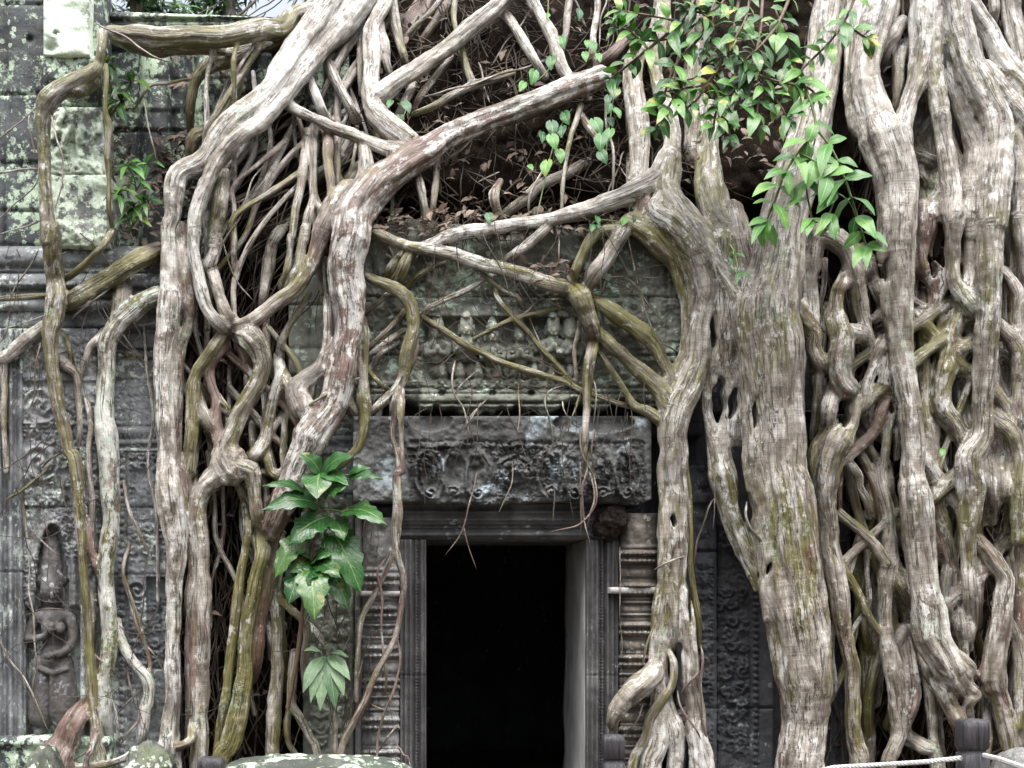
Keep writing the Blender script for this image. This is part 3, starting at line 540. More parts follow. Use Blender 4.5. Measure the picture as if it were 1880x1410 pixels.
# ------------------------------------------------------------------ strangler fig roots
# each root: "flags depth | frame x,y,r x,y,r ..." (paths in enlarged photo frames, r = half width)
FR = {'z1': (0, 0, 1 / 3), 'z2': (0, 400, 1 / 3), 'z3': (0, 850, .3972), 'z4': (400, 0, 1 / 3), 'z5': (400, 400, 1 / 3), 'z6': (400, 850, .3972),
      'z7': (850, 0, 1 / 3), 'z8': (850, 400, 1 / 3), 'z9': (850, 850, .3972), 'za': (1360, 0, 1 / 3), 'zb': (1360, 400, 1 / 3), 'zc': (1360, 850, .3972)}
ROOTS_L = """
w .10|z4 700,-60,100 560,120,95 400,330,78 z1 1480,500,64 1260,680,62 1120,880,62 990,960,62 960,1080,60 950,1200,50 z2 930,60,50 935,200,55 935,330,60 945,450,68 930,600,65 905,700,62 900,850,60 905,1000,58 910,1150,58 920,1280,55 z3 785,150,68 800,280,60 815,420,48 805,560,42 808,700,36 800,850,36 800,1000,40 795,1120,45 785,1220,48 775,1340,60
b .06|z2 1000,60,40 1010,200,45 1020,330,50 1040,450,48 1040,580,35 1000,700,40 980,850,40 965,1000,40 970,1150,35 965,1300,40 z3 850,100,40 860,250,35 890,400,25 900,520,25 885,700,25 890,900,25 890,1100,25 885,1200,25
w .14|z4 840,-60,70 700,130,70 560,280,60 450,420,55 330,560,55 200,700,50 80,790,46 z1 1180,920,45 1120,1060,42 1080,1180,40 1065,1300,36 z2 1070,60,36 1065,170,35 1085,290,38 1110,400,38 1140,500,35 1190,570,38 1240,600,45
n .06|z1 1240,960,35 1215,1100,45 1190,1250,40 1180,1360,40 z2 1185,100,38 1180,180,35 1150,260,40 1120,310,40
n .08|z2 1150,250,38 1185,350,38 1215,450,35 1250,540,38 1290,600,45
n .10|z5 90,610,50 170,575,45 260,520,42 350,450,42 430,390,45 500,290,45 530,220,50 560,120,55 590,30,60 z4 650,1120,70 720,1050,75
y .12|z7 760,420,66 600,490,72 400,570,75 200,640,72 0,710,75 z4 1230,770,75 1130,840,90 1000,920,100 880,1010,110 800,1110,115 750,1200,115 730,1320,120 z5 705,250,112 715,400,108 730,520,95 720,650,85 700,760,85 680,860,90 660,960,85 620,1060,85 570,1130,95 510,1210,105 480,1300,90 z6 270,270,60 240,330,40
y .12|z5 600,450,25 605,560,25 605,680,30 590,770,40 540,850,50 470,900,50 430,960,60 470,1050,80
g .10|z5 790,560,35 800,680,35 800,800,35 800,900,35 800,1000,42 810,1080,35 800,1180,35 770,1270,30 700,1340,25 630,1400,25
n .08|z5 700,950,40 740,1040,30 790,1120,35
w .12|z4 1060,790,80 960,720,85 880,640,75 840,550,55 840,430,50 850,300,55 850,180,50 880,100,40 920,20,40 950,-60,40
w .14|z4 880,150,45 910,250,40 930,350,25 960,430,20
w .12|z4 870,540,60 960,470,55 1060,410,50 1160,340,48 1280,250,48 1400,150,50 1500,60,50 1580,-20,55 1640,-80,60
w .10|z7 210,60,30 280,140,25 340,240,28 400,340,25 445,420,30
w .14|z7 360,-60,35 430,90,35 480,180,40 520,290,35 550,380,35 600,440,30 660,490,30 680,540,20
n .14|z7 650,580,20 625,660,17 590,760,15 565,900,14 550,1020,14 545,1150,12
n .10|z7 640,630,25 700,710,22 740,770,18 780,860,11
n .06|z7 590,-30,25 575,100,22 565,200,20 540,270,22 530,330,20
w .14|z4 500,400,25 530,500,28 570,600,28 600,660,30
w .16|z4 380,570,32 440,610,30 520,650,25 600,690,35 680,720,35 780,760,35 880,800,40 1000,840,50 1070,840,40
n .12|z4 600,700,30 605,800,32 605,900,28 620,1000,26 625,1120,30 630,1180,40
w .14|z4 790,760,35 810,850,38 820,930,50 810,1000,60
w .12|z4 590,310,28 640,420,28 680,500,28 730,590,30 760,660,34
n .06|z4 780,170,25 700,280,28 650,370,25 620,430,20 570,530,18
n .05|z4 790,150,18 785,280,20 785,400,18 790,520,15
n .06|z4 490,720,20 480,850,28 460,1000,26 430,1150,28 410,1300,25 z5 400,100,25 395,200,22 380,300,25 370,370,40
n .09|z4 525,700,25 525,850,25 525,1000,22 520,1100,22 495,1200,28 470,1330,30 z5 480,50,25 460,180,30 455,280,40 430,330,40 400,380,40
n .06|z4 545,800,12 535,1000,13 540,1130,25 580,1150,18 600,1100,15
n -.08|z5 400,0,30 330,90,40 290,180,35 275,300,35 255,420,30 250,520,30
n -.15|z4 700,800,60 640,900,55 560,980,45 500,1060,40
n -.05|z4 790,900,30 740,980,35 680,1040,35
n .08|z5 110,620,55 180,660,70 225,720,62 245,790,55 230,880,52 180,980,52 130,1080,52 90,1170,50 50,1260,55 40,1340,75 80,1400,85 z6 70,20,60 150,40,55 170,150,35 190,250,35 215,320,40
n .06|z3 1080,-20,60 1000,60,55 940,120,45 915,220,42 925,350,45 935,480,38 940,600,42 940,750,40 935,900,40 930,1050,40 925,1200,40 920,1360,42
n .03|z3 880,50,40 890,180,40 895,320,35 900,450,30 890,600,35 885,750,33 885,900,33 885,1050,28 880,1180,28 870,1300,22
g .06|z2 1240,620,40 1190,690,40 1130,780,38 1090,850,40 1065,930,40 1060,1050,40 1055,1180,38 1045,1300,38 1040,1400,40 z3 880,40,40
b .02|z2 1260,680,50 1190,750,40 1150,830,35 1160,920,35 1190,1000,35 1190,1100,38 1200,1180,45 1230,1250,60 1240,1350,90
n .04|z2 1080,950,38 1110,1060,40 1150,1140,40 1190,1200,45
b -.02|z2 1290,650,45 1350,760,40 1385,850,35
n .04|z2 1210,1020,20 1250,1070,18 1280,1110,15
n .03|z5 330,760,30 340,860,35 320,950,38 290,1050,35 270,1150,35 250,1240,40 210,1300,45 160,1330,40
n .02|z5 500,420,22 440,520,22 390,600,22 350,690,24 335,780,28
g .04|z5 345,800,28 380,900,35 430,980,45 470,1020,50
g .03|z5 255,1230,35 275,1320,35 300,1400,35 z6 280,60,30 330,130,40
n .05|z5 370,1060,20 365,1180,20 360,1300,22 350,1400,22 z6 140,40,18
n .03|z5 355,1080,20 310,1160,18 280,1230,16
n .06|z5 -10,960,16 40,1030,16 80,1090,18
g .08|z6 215,320,40 210,430,40 180,520,38 160,620,38 140,720,40 130,850,40 125,950,42 110,1080,50 90,1200,55 60,1300,55 20,1400,50
b .04|z6 250,330,45 240,450,40 220,600,35 195,750,35 180,900,30 150,1000,30
g .05|z6 130,200,22 140,300,25 125,420,22 105,520,24 90,640,26 75,760,25 60,880,25 45,1000,25 30,1120,25 10,1250,22 -5,1380,22
n .04|z6 140,260,20 165,350,15 180,450,14
n .04|z6 60,50,20 100,110,20 130,190,20
b .05|z6 440,20,40 380,70,38 300,130,40 260,220,45
n .00|z6 270,520,30 265,650,28 270,800,30 275,950,32 265,1100,35 255,1250,35 250,1390,35
n .00|z6 215,620,14 235,780,15 250,900,20
n .02|z6 350,880,22 345,1000,24 340,1110,25 380,1180,22 420,1260,20 465,1380,20
n -.02|z6 345,1080,22 320,1200,18 330,1300,14 370,1400,14
n .02|z6 400,730,14 450,780,16 490,840,14 520,930,13 535,1060,14 540,1180,15 540,1390,16
n .20|z5 1000,950,25 975,1000,20 970,1100,20 960,1200,18 985,1300,18 995,1400,18 z6 835,50,14 840,150,14 840,250,14 830,350,14 800,440,14 760,540,14 710,630,14 665,720,14 650,850,13 640,980,12 640,1100,11
b .21|z5 1010,950,25 1010,1050,20 1010,1200,16 1015,1400,16 z6 820,50,14 820,200,14 815,330,16 830,430,18 855,530,20 850,640,16 820,800,15 770,900,16 720,1000,16 680,1100,17 630,1200,18 560,1380,18
g -.22|z1 1560,200,50 1400,260,50 1280,310,50 1150,360,45 1090,420,35 1060,500,30 1050,600,28 1050,720,25
g -.10|z4 560,90,45 460,140,45 360,200,48 240,260,48
g -.18|z1 1310,340,30 1310,450,30 1280,560,32 1240,640,35 1160,710,40 1080,750,45 1050,810,38 1045,900,30
g -.02|z4 560,30,50 420,80,50 z1 1560,150,58 1400,170,66 1250,205,62 1100,205,62 900,215,68 750,205,70 620,180,48 565,180,30
g -.06|z1 640,210,40 720,245,45 850,270,45 1000,265,40 1150,280,26 1260,290,18
g .10|z1 565,180,32 560,260,30 545,350,30 520,395,45 430,445,52 330,490,55 270,550,58 245,620,45 240,750,38 245,900,36 250,1050,38 260,1200,40 270,1330,48 z2 280,60,50 285,200,50 300,330,50 310,430,60 300,540,55 280,640,50 280,760,42 300,900,38 325,1030,38 350,1150,38 380,1280,36 z3 345,-20,34 365,150,32 370,300,28 380,450,24 395,600,24 405,750,24 415,900,24 425,1050,25 440,1180,27 450,1290,30 460,1400,36
g .08|z1 380,510,40 440,490,50 500,450,50
g .06|z2 880,180,55 770,230,60 650,300,60 520,380,60 420,440,65 340,480,55
g .10|z2 340,345,22 400,310,20 480,240,22 560,160,22 610,80,20 z1 620,1270,14 600,1150,15 600,1000,15 595,850,20 600,700,22 580,600,15 585,450,15 585,360,13
g .06|z2 -30,450,18 100,440,18 250,430,16
w .06|z2 240,600,42 180,640,42 110,700,38 40,760,38 -30,790,35
n .06|z2 20,790,22 25,950,20 20,1100,18 30,1250,18 35,1400,18
n .05|z2 320,780,40 370,820,28 420,870,22 430,1000,18 440,1150,17 430,1280,14
g .05|z2 350,630,18 380,720,15 410,850,15
w .05|z2 580,640,40 540,670,30 490,720,25 470,800,20 440,900,22
n .03|z2 465,960,17 490,1060,20 500,1160,20 490,1260,18 490,1400,18 z3 425,150,15 430,300,16 440,440,16
b .05|z3 385,180,22 405,330,22 430,440,22 455,490,26 460,550,22
n .03|z3 430,560,13 435,750,12 430,900,12
l .04|z2 870,430,60 780,470,60 690,540,62 640,600,58 600,690,55 590,800,50 580,950,50 575,1080,58 590,1200,65 605,1320,62 z3 510,20,48 510,150,46 515,270,42 500,370,42 490,470,42 490,580,40 500,680,40 510,780,38 500,880,42 490,980,42 480,1080,38 490,1180,30 500,1320,32
n .02|z2 690,320,50 680,430,60 670,530,60
l .03|z3 540,730,22 570,850,25 620,930,28 680,1000,30 690,1060,28 670,1150,30 660,1250,26 640,1320,22
b .10|z3 410,1100,35 350,1180,55 310,1280,65 270,1390,85
b .16|z3 290,1400,15 450,1400,18 560,1370,18 640,1330,20 740,1310,20 820,1310,22 880,1280,25 890,1210,25
b .14|z3 800,1320,25 820,1400,24
b .20|z3 440,1240,20 420,1330,14 395,1410,14
"""
ROOTS_R = """
p .08|z7 1100,-60,50 1095,50,52 1090,150,58 1070,260,55 1060,400,40 1100,550,45 1150,700,50 1150,830,58 1130,950,72 1120,1060,82 1180,1180,100 1260,1290,105 z8 1300,180,110 1340,300,110 1350,420,100 1320,540,80 1300,650,75 1290,800,75 1230,950,90 1180,1050,95 1155,1180,85 1160,1300,85 1150,1400,85 z9 970,150,75 965,300,75 965,420,72 960,550,70 965,680,64 968,800,46 968,860,25
w .08|z7 1080,170,50 980,270,50 940,390,55 950,560,65 960,700,68 970,850,65 960,990,62
n .02|z7 950,880,50 960,1020,60 980,1120,80 960,1230,60
n .05|z7 920,1220,60 1030,1290,70 z8 1080,150,70 1160,230,62 1200,320,50 1230,450,45 1240,600,42 1240,750,55 1200,850,65 1170,960,90
w .20|z9 900,940,40 850,1000,55 780,1060,56 725,1125,44 695,1190,30 690,1235,16
p .09|z9 935,600,55 918,740,52 897,900,50 905,1050,45 900,1180,55 890,1300,58 860,1420,62
p .10|z9 1000,600,55 1030,740,55 1045,900,48 1050,1000,48 1070,1120,45 1080,1250,55 1100,1400,62
g .18|z9 945,850,14 975,930,18 965,1030,20 920,1100,22 870,1170,25 840,1270,22 780,1420,22
p .10|z9 930,980,20 940,1060,25 955,1150,32 975,1230,45 985,1330,40 980,1420,40
p .10|z9 1040,1170,40 1000,1190,40
t .10|za 500,-40,100 470,150,105 440,400,105 400,650,110 330,900,115 250,1150,125 zb 180,330,155 140,500,185 150,650,195 160,800,195 170,1000,190 180,1200,180 190,1400,180 zc 175,150,165 200,300,165 235,600,165 270,850,150 290,1050,135 290,1200,115 270,1420,125
t .06|z8 1400,600,80 1345,800,60 1340,950,40 1345,1080,40 1380,1180,55 1410,1320,75 z9 1200,60,70 1235,200,60 1280,330,55 1330,450,55 1390,560,60
t .08|z8 1430,800,60 1438,930,36 1438,1020,32 1430,1120,40 1420,1240,60
t .04|z8 1490,800,70 1495,1000,75 1500,1200,85
p .12|z7 1170,950,45 1110,1080,60 z8 1070,-30,68 1160,30,85 1290,170,95 1410,310,95 1500,450,90 1560,620,80 1590,800,70
b .10|z8 1480,-40,70 1520,120,90 1560,300,80 1590,480,70
t .0|z7 1350,600,60 1345,800,62 1350,950,75 1370,1100,95 1420,1250,110 z8 1480,80,120
t .04|z8 1440,150,120 1450,350,130 1460,550,130 1460,750,110 1460,900,90 1500,1100,90
n -.15|z7 1310,-60,50 1290,100,60 1270,300,60 1260,500,60 1280,700,60 1290,900,70
w .10|z7 1130,870,60 1060,990,68 960,1050,65 840,1100,55 700,1150,50 560,1190,42 420,1220,42 280,1240,40 140,1260,38 z5 1350,80,38 1250,110,36 1180,140,32 1110,165,30
g .10|z5 800,60,28 900,100,32 970,130,32 1060,155,35 1140,170,38 1240,190,40 1320,210,42 1400,240,42 1480,265,38 1560,280,40 z8 320,310,42 430,350,42 530,375,42 600,400,55
w .10|z8 230,250,35 300,190,28 380,130,28 450,70,30 490,30,30
g .12|z8 600,400,55 650,450,72 680,530,60 710,610,50 725,690,42
g .10|z8 600,370,32 615,300,28 650,220,30 690,140,32 750,80,34 830,60,32 900,40,30
w .10|z8 670,390,42 720,300,48 780,230,48 830,150,46 870,90,45 900,30,45
g .08|z8 690,440,35 800,500,45 900,570,48 1000,640,50 1060,710,45 1100,790,40 1140,860,45 1150,930,60
g .10|z8 730,600,30 800,690,42 880,760,45 960,830,48 1040,900,52 1100,960,60 1130,1020,70
g .12|z8 740,720,18 800,810,18 860,900,20 910,980,22 950,1040,28 1020,1070,32 1100,1130,32 1160,1190,30 1200,1260,25 1220,1350,22 z9 1040,150,17 1050,300,15 1055,500,14 1075,620,14 1090,720,14 1095,850,12
g .14|z8 720,680,34 700,770,35 690,860,32 685,950,26 685,1050,22 675,1150,20 670,1300,18 670,1400,14
g .10|z5 800,310,25 880,350,30 960,380,38 1030,430,45 1070,510,42 1075,600,40 1060,680,45 1035,780,42 1020,880,35 980,950,32 930,1000,28 870,1050,25 820,1090,25
b .08|z5 1080,640,20 1095,710,17 1070,790,22 1040,860,20
g .10|z5 970,370,35 1010,300,32 1040,230,32 1090,170,32
g .06|z5 920,340,28 970,260,28 1010,200,25
w .06|z5 820,520,15 900,450,15 960,400,16
w .06|z5 820,730,18 900,650,18 960,590,17 1030,510,17
w .06|z5 820,770,16 920,690,18 1020,620,17
w .05|z5 840,830,15 910,740,18 990,685,17
g .06|z5 820,830,16 880,900,16 940,950,16
g .05|z5 1040,380,18 1130,300,18 1270,240,15
w .06|z5 1120,545,15 1150,500,16 1250,450,18 1370,400,18 1450,350,18 1520,310,15
g .08|z5 1115,535,16 z8 -120,610,18 0,690,20 100,740,20 200,790,20 330,835,20 450,870,19 560,900,18 650,950,18 760,990,18 880,1030,18 960,1040,20
g .07|z8 160,360,14 190,440,16 270,540,16 350,620,17 430,720,17 510,800,17 570,870,17 630,940,15
g .07|z8 60,260,16 130,330,18 220,400,17 300,440,15 335,500,13
g .06|z8 20,695,13 130,630,14 270,560,16 400,525,15 570,490,13
n .07|z8 640,540,14 630,650,14 612,720,13 622,850,13 628,960,11
n -.05|z7 690,890,35 560,960,35 430,1020,35 350,1090,35 240,1170,30
b .04|z7 205,1000,20 170,1080,30 200,1190,25
b .06|z7 920,200,32 830,290,32 740,360,34
n .02|z7 740,-20,18 740,60,18 720,180,20 710,300,25 700,360,30
n .05|z4 1310,-40,18 1300,100,18 1320,190,15 1345,270,18 1370,370,22 1400,450,25 1400,500,16
n .04|z4 1620,400,22 1500,440,24 1400,470,25 1280,530,22 1180,590,20 1080,630,18
n .02|z4 1300,300,20 1200,420,20 1120,520,22 1080,600,18
n .03|z4 1080,470,30 1030,560,25 990,650,22
n .03|z4 950,-60,30 970,80,30 995,200,28 1020,300,25 1040,370,16
n .02|z4 1010,240,18 1080,150,18 1160,80,17 1250,-30,16
b -.2|z4 1240,-100,80 1150,40,75 1040,180,65 960,330,50
b -.12|z4 1290,-20,30 1180,150,26 1080,290,24
n .06|z4 1090,930,25 1110,1000,28 1130,1100,26 1140,1210,28
n .05|z4 1210,870,18 1200,1000,22 1190,1100,20 1180,1200,22
n .10|z5 980,950,22 960,1040,18 955,1100,16
"""
ROOTS_X = """
w .08|za 800,-60,80 745,100,95 705,260,88 690,400,85 705,520,90 745,650,100 790,780,140 830,900,125 855,1050,110 855,1200,100 850,1350,95 zb 855,250,85 860,450,82 870,650,78 895,850,74 930,1050,68 945,1250,66 945,1400,66 zc 800,150,72 815,300,70 830,450,64 845,580,62 870,700,72 880,800,75 930,900,72 985,1000,60 1040,1080,34
w .04|za 640,-60,60 640,100,70 645,300,70 640,520,70 670,700,70
w .08|za 1000,-60,75 1000,100,75 1000,250,70 975,420,58 930,560,52 890,690,58 860,800,80
w .06|za 890,120,35 840,200,40 790,270,40 760,350,40
w .02|za 900,240,28 870,330,35 865,450,30 855,560,18 840,660,14
w .06|za 1010,-60,70 1030,150,70 1045,350,60 1070,500,58 1100,650,52 1120,800,48 1140,930,52 1155,1050,55 1165,1180,60
w .08|za 1150,-60,100 1180,100,90 1220,250,80 1280,400,85 1340,530,85 1400,650,80 1415,800,78 1400,950,88 1390,1100,85 1385,1250,72 zb 1378,50,66 1370,200,63 1365,400,62 1355,600,62 1345,800,60 1335,1000,58 1325,1200,60 zc 1050,-20,60 1065,100,62 1055,230,50 1045,360,42 1050,480,38 1062,600,35 1065,760,25
w .02|za 1120,280,40 1160,430,45 1200,560,42 1250,700,45 1290,800,60 1300,900,70 1280,1050,60 1270,1150,50 1268,1300,38 zb 1265,50,35 1265,150,32 1260,280,32 1262,400,36 1280,500,40
w .04|za 1215,-60,30 1290,60,52 1370,180,52 1430,300,56 1500,400,58 1580,490,58
w .0|za 1390,-60,28 1400,60,28 1385,130,25
w -.06|za 1480,-60,55 1495,100,52 1530,250,50 1570,400,50
w .02|za 1320,390,60 1420,480,60 1500,580,65 1580,680,62
n -.02|za 1450,640,50 1500,740,48 1530,850,45 1540,1000,52 1545,1200,55 zb 1540,0,52 1540,120,42 1550,270,32 1570,420,28
w .0|za 1120,1080,50 1040,1180,42 980,1240,42
n -.06|za 960,850,30 1040,880,28 1110,900,26
n -.06|za 1060,660,22 1020,710,25 970,790,30
n -.06|za 960,930,18 1010,980,18 1060,1050,18
w .02|za 1240,920,45 1230,1020,50 1190,1110,55
n -.05|za 1260,850,22 1225,900,26 1190,940,24
w .05|zb 1165,-60,55 1180,20,50 1172,150,42 1165,250,38 1180,350,40 1230,430,50 1270,480,45 1310,570,50
w .02|zb 400,120,60 380,250,55 370,350,45 375,470,45 390,580,45 410,660,38
n .06|zb 290,500,60 350,575,48 400,650,42 400,720,40 440,800,40 480,840,38
w .06|zb 360,100,34 450,85,52 520,120,50 570,170,46 600,230,46 625,300,48 645,400,42 660,480,40 680,550,34 700,620,26 720,690,22 735,750,28
n .08|zb 600,280,38 560,360,36 530,430,38 525,520,48 540,600,60 560,670,70 550,750,72 545,830,65 560,900,68 590,940,70
n .08|zb 540,930,45 500,1010,42 485,1090,42 480,1180,48
n .08|zb 640,960,48 625,1060,42 600,1150,48 540,1220,80 500,1290,72 480,1390,66 zc 395,60,54 390,150,50 400,250,43 410,370,42 430,480,43 450,600,45 470,720,40 490,850,38 510,950,38 515,1080,35 520,1200,35 530,1300,40 550,1400,48
n .08|zb 560,650,55 640,635,48 695,690,30
w .06|zb 660,220,45 700,270,42 730,340,36 770,420,42 830,500,50
w .05|zb 800,470,35 750,545,30 705,570,22
w .06|zb 810,640,40 780,700,40 745,780,28 720,850,28 700,910,28 685,1010,26 650,1080,24
n .04|zb 770,625,22 735,655,20
w .05|zb 820,700,42 812,800,40 800,900,36 840,980,40
w .02|zb 690,960,30 740,960,26 790,950,30 820,1000,30 825,1080,30 810,1180,26 800,1280,24 790,1420,26
n -.04|zb 650,1100,24 720,1170,24 775,1220,22
n -.06|zb 640,1180,22 700,1250,22 750,1330,20 785,1400,20
n -.06|zb 620,1220,25 680,1330,24 720,1420,22 zc 590,120,18 605,200,18 607,300,16
n .0|zb 540,1310,30 610,1370,28 650,1430,26 zc 550,110,20 580,170,20 600,240,20
n -.02|zc 575,10,24 620,100,20 640,200,18 655,310,16
n .03|zb 870,1080,22 865,1200,18 855,1320,18
n -.04|zb 960,430,26 975,550,28 1000,620,30 1010,750,28 1010,900,28 1010,1050,30 1030,1200,38 1040,1300,40 1050,1400,45 zc 890,60,30 910,180,30 935,300,35 960,420,33 985,520,30 985,620,30 960,700,30 925,770,42
b -.04|zb 1050,300,60 1075,430,48 1050,520,32 1025,640,26
b -.06|zb 1010,-40,75 1010,60,75 990,160,60 1000,280,60
n -.04|zb 1010,400,26 1005,520,25 1010,630,25
n .0|zb 1185,470,40 1190,560,40 1160,650,42 1140,740,46 1125,850,60 1110,950,50 1120,1050,52 1170,1130,50 1220,1220,46 1260,1310,42 1290,1420,40
w .02|zb 1140,730,50 1220,715,46 1290,670,42
n -.03|zb 1175,490,30 1115,550,24 1090,620,20 1085,680,18 1075,760,16 1060,850,16 1050,930,16
b -.04|zb 1110,570,20 1140,620,16
n -.05|zb 1080,1040,36 1060,1200,36 1060,1300,36 1070,1420,36
n -.06|zb 1230,510,25 1260,620,28 1270,700,22
n -.05|zb 1250,830,20 1280,950,22 1265,1100,22 1250,1250,22 1240,1400,20
n -.08|zb 1440,150,16 1445,400,18 1450,600,18 1470,750,22 1470,900,22 1455,1100,22 1460,1300,26 1470,1420,26
n -.03|zb 1395,700,20 1405,900,26 1420,1050,26 1430,1200,30 1450,1360,36
n -.04|zb 1600,1180,18 1560,1200,16 1505,1240,16 1520,1300,15 1480,1335,12
n .0|zc 640,-20,20 650,100,26 680,200,28 690,300,30 690,400,36 688,480,44 670,600,30 665,720,28 668,800,34 685,860,42 700,950,42 720,1050,40 730,1150,40 730,1250,36 700,1330,36 680,1420,36
n -.02|zc 675,0,22 690,100,22 695,220,24
n .04|zc 705,480,35 740,560,32 780,630,36
n .02|zc 745,770,28 720,830,32
n -.01|zc 755,830,40 780,950,45 790,1050,45 770,1150,42 735,1240,46
n -.03|zc 840,900,25 870,1050,26 880,1150,26 890,1280,24 920,1420,24
n .0|zc 760,1270,30 850,1310,32 900,1370,28
n .06|zc 890,950,42 930,1040,42 970,1130,34 1010,1210,38 1030,1300,40
w .10|zc 1000,920,50 1040,950,46 1060,985,34
w .10|zc 1000,1000,38 1060,1040,30 1092,1075,24 1055,1110,26 1040,1180,30
w .0|zc 1015,650,32 1030,750,40 1040,850,36
n .02|zc 1135,-20,42 1150,120,42 1145,260,40
n .02|zc 1195,-20,40 1200,110,42 1190,190,28
n .0|zc 1070,320,32 1130,400,34 1180,470,42 1220,540,44 1210,650,46 1190,780,50 1170,900,52 1160,1000,56 1190,1080,40 1215,1180,42 1240,1280,42 1250,1400,40
n -.04|zc 1080,330,30 1085,480,30 1090,620,30 1085,750,28
n -.05|zc 1240,-20,28 1260,110,22 1245,200,22 1230,380,26
n -.06|zc 1280,650,26 1290,800,30 1280,920,32 1265,1050,35 1270,1150,36 1290,1290,32
n -.05|zc 1130,1050,22 1140,1250,22 1130,1400,22
b -.05|zc 1300,100,30 1305,400,35 1310,700,40 1320,1000,40
n -.20|za 980,400,60 1000,800,60 1020,1200,60
n -.22|zb 700,1000,40 690,1300,40 zc 640,300,40 620,700,40 610,1100,40
n -.24|zc 560,300,22 570,600,26 580,900,28 590,1390,30
n -.24|zb 430,800,35 440,1100,40 zc 330,200,30 350,700,30
b -.22|zb 1180,900,30 1190,1200,30 zc 1000,100,30 960,500,30
b -.20|zb 1480,100,30 1500,600,35 1520,1000,35 zc 1290,300,30
"""
FLAG = {'t': (.50, .52, .26), 'p': (.44, .58, .30), 'l': (.44, .84, .38), 'y': (.40, .66, .56), 'w': (.36, .62, .42), 'n': (.48, .44, .46), 'g': (.72, .42, .40), 'b': (.46, .42, .66)}
def parse(txt):
    out = []
    for ln in txt.strip().splitlines():
        head, body = ln.split('|'); fl, dep = head.split(); pts = []
        fr = None
        for tk in body.split():
            if tk[0] == 'z': fr = FR[tk]; continue
            a, b, r = map(float, tk.split(','))
            x, y, r = fr[0] + a * fr[2], fr[1] + b * fr[2], r * fr[2]
            pts.append((x, y, r))
        if pts[-1][1] > 1385: pts.append((pts[-1][0] + 3, 1570, pts[-1][2] * 1.25))
        out.append((fl, float(dep), pts))
    return out
def path3(pts, dep, rng, wig=.10, absw=0):
    """photo path -> smooth 3-D path with radii"""
    a = np.array(pts); x, y, r = a.T
    if len(a) == 1: a = np.repeat(a, 2, 0)
    rm = r / FPX * DIST * .93
    surf = -np.clip(420 - y, 0, 600) / 285 * 0.42 * sstep(400, 640, x) * (1 - 0.55 * sstep(1450, 1600, x)) + .12 * sstep(60, 75, x) * sstep(215, 190, x) * sstep(520, 440, y)
    d = surf + dep + .55 * rm
    for e in (0, -1):           # loose ends bend back out of sight instead of stopping in the air
        if r[e] < 20 and 30 < x[e] < 1860 and 10 < y[e] < 1385: d[e] -= 1.9 * rm[e] + .03
    Pp = P(x, y, d); Rr = rm * (DIST - d) / DIST
    n = len(Pp); ext = np.vstack([2 * Pp[0] - Pp[1], Pp, 2 * Pp[-1] - Pp[-2]]); er = np.r_[Rr[0], Rr, Rr[-1]]
    S, R = [], []
    for i in range(n - 1):
        p0, p1, p2, p3 = ext[i:i + 4]; L_ = np.linalg.norm(p2 - p1); k = max(2, int(L_ / max(.02, .5 * Rr[i])))
        t = np.arange(k)[:, None] / k
        S.append(.5 * (2 * p1 + (p2 - p0) * t + (2 * p0 - 5 * p1 + 4 * p2 - p3) * t ** 2 + (3 * p1 - p0 - 3 * p2 + p3) * t ** 3))
        t = t[:, 0]; tt = t * t * (3 - 2 * t); R.append(er[i + 1] * (1 - tt) + er[i + 2] * tt)
    S.append(Pp[-1:]); R.append(Rr[-1:]); S = np.vstack(S); R = np.concatenate(R)
    s = np.r_[0, np.cumsum(np.linalg.norm(np.diff(S, axis=0), axis=1))]; ph = rng.random(6) * 50
    for c, am in ((0, wig), (1, wig), (2, wig)): S[:, c] += (absw or am * np.minimum(R, .05)) * 2 * (vn2(s / .16 + ph[c], s * 0 + ph[3]) - .5)
    rb = np.maximum(R.mean(), .02); R = R * (1 + .18 * (vn2(s / (6 * rb) + ph[4], s * 0) - .5) + .07 * (vn2(s / (2.2 * rb) + ph[5], s * 0 + 5) - .5))
    return S, R, s
VOX = 0.0085
def seg_dist(Q, a, b, ra, rb):
    ab = b - a; L2 = max(1e-9, ab @ ab); ap = Q - a
    t = np.clip((ap @ ab) / L2, 0, 1)
    return np.linalg.norm(ap - t[..., None] * ab, axis=-1) - (ra + t * (rb - ra)), t
def strands(S, R, s, rng):
    """a broad trunk is several roots grown together: a core and a few wandering ribs"""
    out = [(S, R * .90, s)]; tg = np.gradient(S, axis=0); tg /= np.linalg.norm(tg, axis=1)[:, None] + 1e-9
    u = np.cross(tg, [0, -1, 0]); u /= np.linalg.norm(u, axis=1)[:, None] + 1e-9; f = np.cross(u, tg)
    n = 4 if R.mean() < .12 else 6
    for i in range(n):
        a = math.radians(-95 + 190 * (i + .5) / n) + 1.0 * (vn2(s / .55 + rng.random() * 50, s * 0 + i) - .5)
        rr = R * (.30 + .16 * vn2(s / .5 + rng.random() * 50, s * 0)); o = (R * 1.0 - rr)[:, None] * (u * np.sin(a)[:, None] + f * np.cos(a)[:, None])
        out.append((S + o * 1.06, rr, s))
    return out
